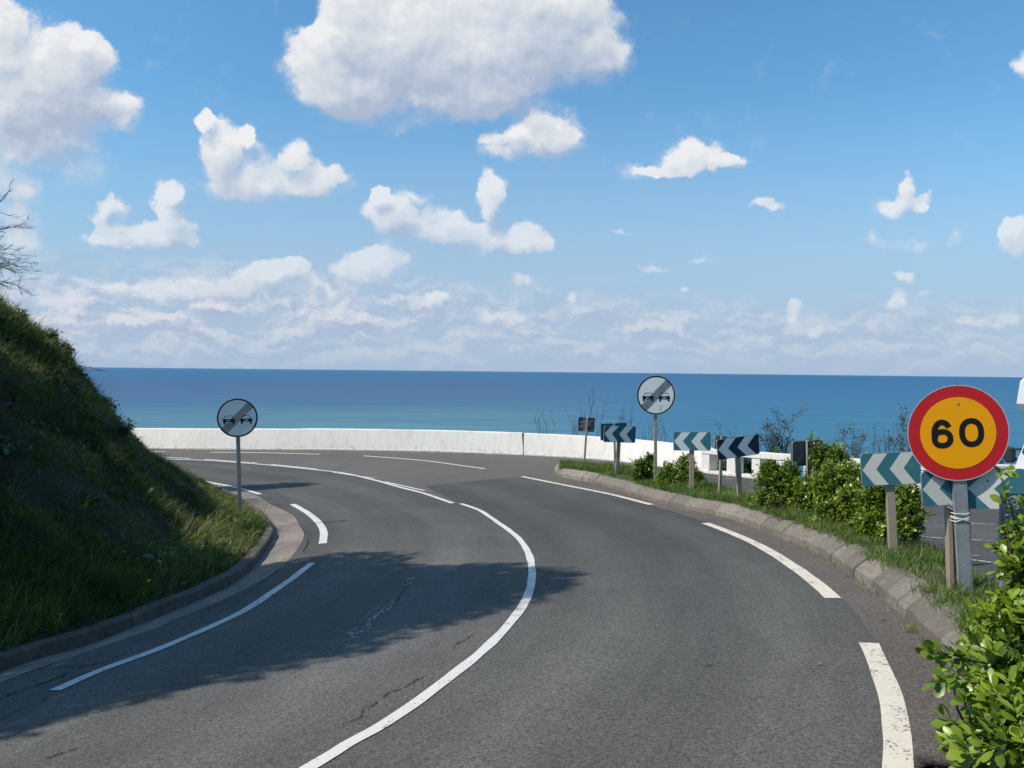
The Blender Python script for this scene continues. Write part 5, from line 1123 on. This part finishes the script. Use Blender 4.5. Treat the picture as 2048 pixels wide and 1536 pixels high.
o = mb.build('fallen_leaf', simple('leaf_orange', (.28, .12, .05), .7)); o.location = (q[0], q[1], Gz(*q)+.008); tag(o, 'small orange dead leaf lying on the asphalt', 'leaf')
q = g2(1768, 1245); mb = MB(); mb.tube([(-.03, -.01, .006), (0, 0, .010), (.03, .022, .006)], [.003, .004, .002], 5)
o = mb.build('twig', M_stem); o.location = (q[0], q[1], Gz(*q)+.009); tag(o, 'short dark twig lying near the island kerb', 'twig')

# ------------------------------------------------------------------ motorhome at the right edge
def motorhome():
    x0, y0 = 9.55, 12.75; gz = Gz(10.5, 13.8)
    e = thing('motorhome', 'white motorhome with overcab bed parked nose left in the parking area', 'motorhome', (x0, y0, gz))
    W_ = simple('motorhome_white', (.58, .585, .60), .3, 0, .03, 2); Gl, g = mat('vehicle_glass'); g.p.inputs['Base Color'].default_value = (.015, .02, .028, 1); g.p.inputs['Roughness'].default_value = .06; g.p.inputs['Specular IOR Level'].default_value = .8
    Bk = simple('black_plastic', (.018, .019, .022), .5, 0, .1); Gy = simple('grey_underside', (.20, .21, .22), .6)
    def prism(name, pts, m, ya, yb, parent=e, inset=0):
        mb = MB(); n = len(pts); vs = [(p[0], ya+inset, p[1]) for p in pts]+[(p[0], yb-inset, p[1]) for p in pts]
        mb.add(vs, [tuple(range(n)), tuple(range(2*n-1, n-1, -1))]+[((i+1) % n, i, n+i, n+(i+1) % n) for i in range(n)]); return mb.build(name, m, parent)
    # side outlines: x rearwards from the nose, z above the ground
    prism('bonnet', [(0, .22), (-.02, .40), (.0, .52), (.05, .60), (.12, .64), (.20, .92), (.20, .22)], W_, .12, 2.02)
    prism('cab', [(.19, .30), (.19, .90), (.50, 1.71), (2.3, 1.73), (2.3, .30)], W_, .14, 2.0)
    prism('windscreen', [(.21, .98), (.185, .985), (.46, 1.69), (.485, 1.68)], Gl, .22, 1.92)
    prism('side_window', [(.62, 1.02), (.80, 1.56), (1.6, 1.58), (1.6, 1.02)], Gl, .128, .145)
    prism('a_pillar', [(.195, .92), (.29, .94), (.58, 1.68), (.50, 1.705)], Bk, .115, .16)
    prism('overcab_bed', [(.32, 1.78), (.22, 1.92), (.28, 2.35), (.62, 2.68), (2.4, 2.82), (2.4, 1.72), (.62, 1.70), (.45, 1.71)], W_, 0, 2.15)
    prism('overcab_underside', [(.47, 1.70), (.46, 1.712), (2.3, 1.722), (2.3, 1.70)], Gy, .03, 2.12)
    prism('living_cabin', [(2.25, .42), (2.25, 2.82), (6.2, 2.82), (6.25, .42)], W_, 0, 2.15)
    prism('bumper', [(-.04, .16), (-.06, .26), (-.03, .32), (.18, .32), (.18, .16)], Bk, .08, 2.06)
    prism('grille', [(-.030, .38), (-.028, .50), (.04, .52), (.04, .38)], Bk, .55, 1.6)
    prism('wheel_arch', [(.34, .36), (.42, .60), (.56, .74), (.86, .74), (1.02, .60), (1.10, .36)], Gy, .112, .14)
    for s in (.10, 2.04):
        a = prism('headlight', [(.0, .42), (.01, .54), (.14, .60), (.16, .46)], simple('lamp_glass', (.55, .58, .60), .15), s-.01, s+.02)
    for x, y in ((.72, .26), (.72, 1.88), (4.7, .20), (4.7, 1.95)):
        mb = MB(); n = 24
        for (r_, w) in ((.33, .20),): vs = [(x+r_*math.cos(2*math.pi*k/n), y-w/2, .33+r_*math.sin(2*math.pi*k/n)) for k in range(n)]+[(x+r_*math.cos(2*math.pi*k/n), y+w/2, .33+r_*math.sin(2*math.pi*k/n)) for k in range(n)]; mb.add(vs, [tuple(range(n)), tuple(range(2*n-1, n-1, -1))]+[((k+1) % n, k, n+k, n+(k+1) % n) for k in range(n)])
        w_ = mb.build('wheel', Bk, e); mb = MB(); vs = [(x+.2*math.cos(2*math.pi*k/n), y-.103, .33+.2*math.sin(2*math.pi*k/n)) for k in range(n)]; mb.add(vs, [tuple(range(n))]); mb.build('rim', Gy, w_)
    for s in (-1, 1):
        y = -.02 if s < 0 else 2.16; mb = MB(); mb.box((.14, y-.03*s*-1, .92), (.12, .20, .30), bev=.03); m_ = mb.build('side_mirror', Bk, e); 
        for za, zb, ra in ((.86, .84, .03), (1.06, 1.02, .02)): mb = MB(); mb.tube([(.32, y+.16*(-s), za), (.16, y, zb)], ra, 6); mb.build('mirror_arm', Bk, m_)
    mb = MB(); mb.box((4.2, -.004, 1.75), (.9, .02, .5), bev=.008); mb.build('side_window', Gl, e)
motorhome()

# ------------------------------------------------------------------ far things on the sea
def headland():
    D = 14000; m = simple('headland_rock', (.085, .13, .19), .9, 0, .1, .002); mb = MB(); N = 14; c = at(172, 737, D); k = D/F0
    prof = [(-60, 9), (-40, 13), (-20, 11), (-8, 8.5), (-4, 7.5), (0, 6.5), (4, 7.2), (8, 5.2), (12, 4.6), (16, 2.6), (19, 1.2), (21, 0)]
    V = []
    for x, h in prof: V += [((x*k), -300-(h*8), -82-c[2]-2), (x*k, -100, -82-c[2]+h*k*.75+2), (x*k, 60, -82-c[2]+h*k+6), (x*k, 500, -82-c[2]-2)]
    F = [(i*4+j, (i+1)*4+j, (i+1)*4+j+1, i*4+j+1) for i in range(len(prof)-1) for j in range(3)]
    mb.add(V, F); o = mb.build('headland', m); o.location = (c[0], c[1], c[2]); tag(o, kind='structure')
headland()
def ship():
    D = 9000; c = at(498, 740, D); k = D/F0; m = simple('ship_grey', (.16, .22, .30), .7); e = thing('ship', 'tiny grey ship far out on the horizon', 'ship', (c[0], c[1], -82)); mb = MB()
    w = 2.6*k; mb.add([(-w, 0, 1), (w, 0, 1), (w*1.15, 0, 8), (-w*1.1, 0, 8), (-w, 14, 1), (w, 14, 1), (w*1.15, 14, 8), (-w*1.1, 14, 8)], [(0, 1, 2, 3), (7, 6, 5, 4), (3, 2, 6, 7), (1, 5, 6, 2), (4, 0, 3, 7)]); mb.build('hull', m, e)
    mb = MB(); mb.box((w*.4, 7, 14), (w*.5, 8, 12), bev=1); mb.box((w*.35, 7, 24), (w*.18, 4, 9), bev=.5); mb.build('superstructure', m, e)
ship()
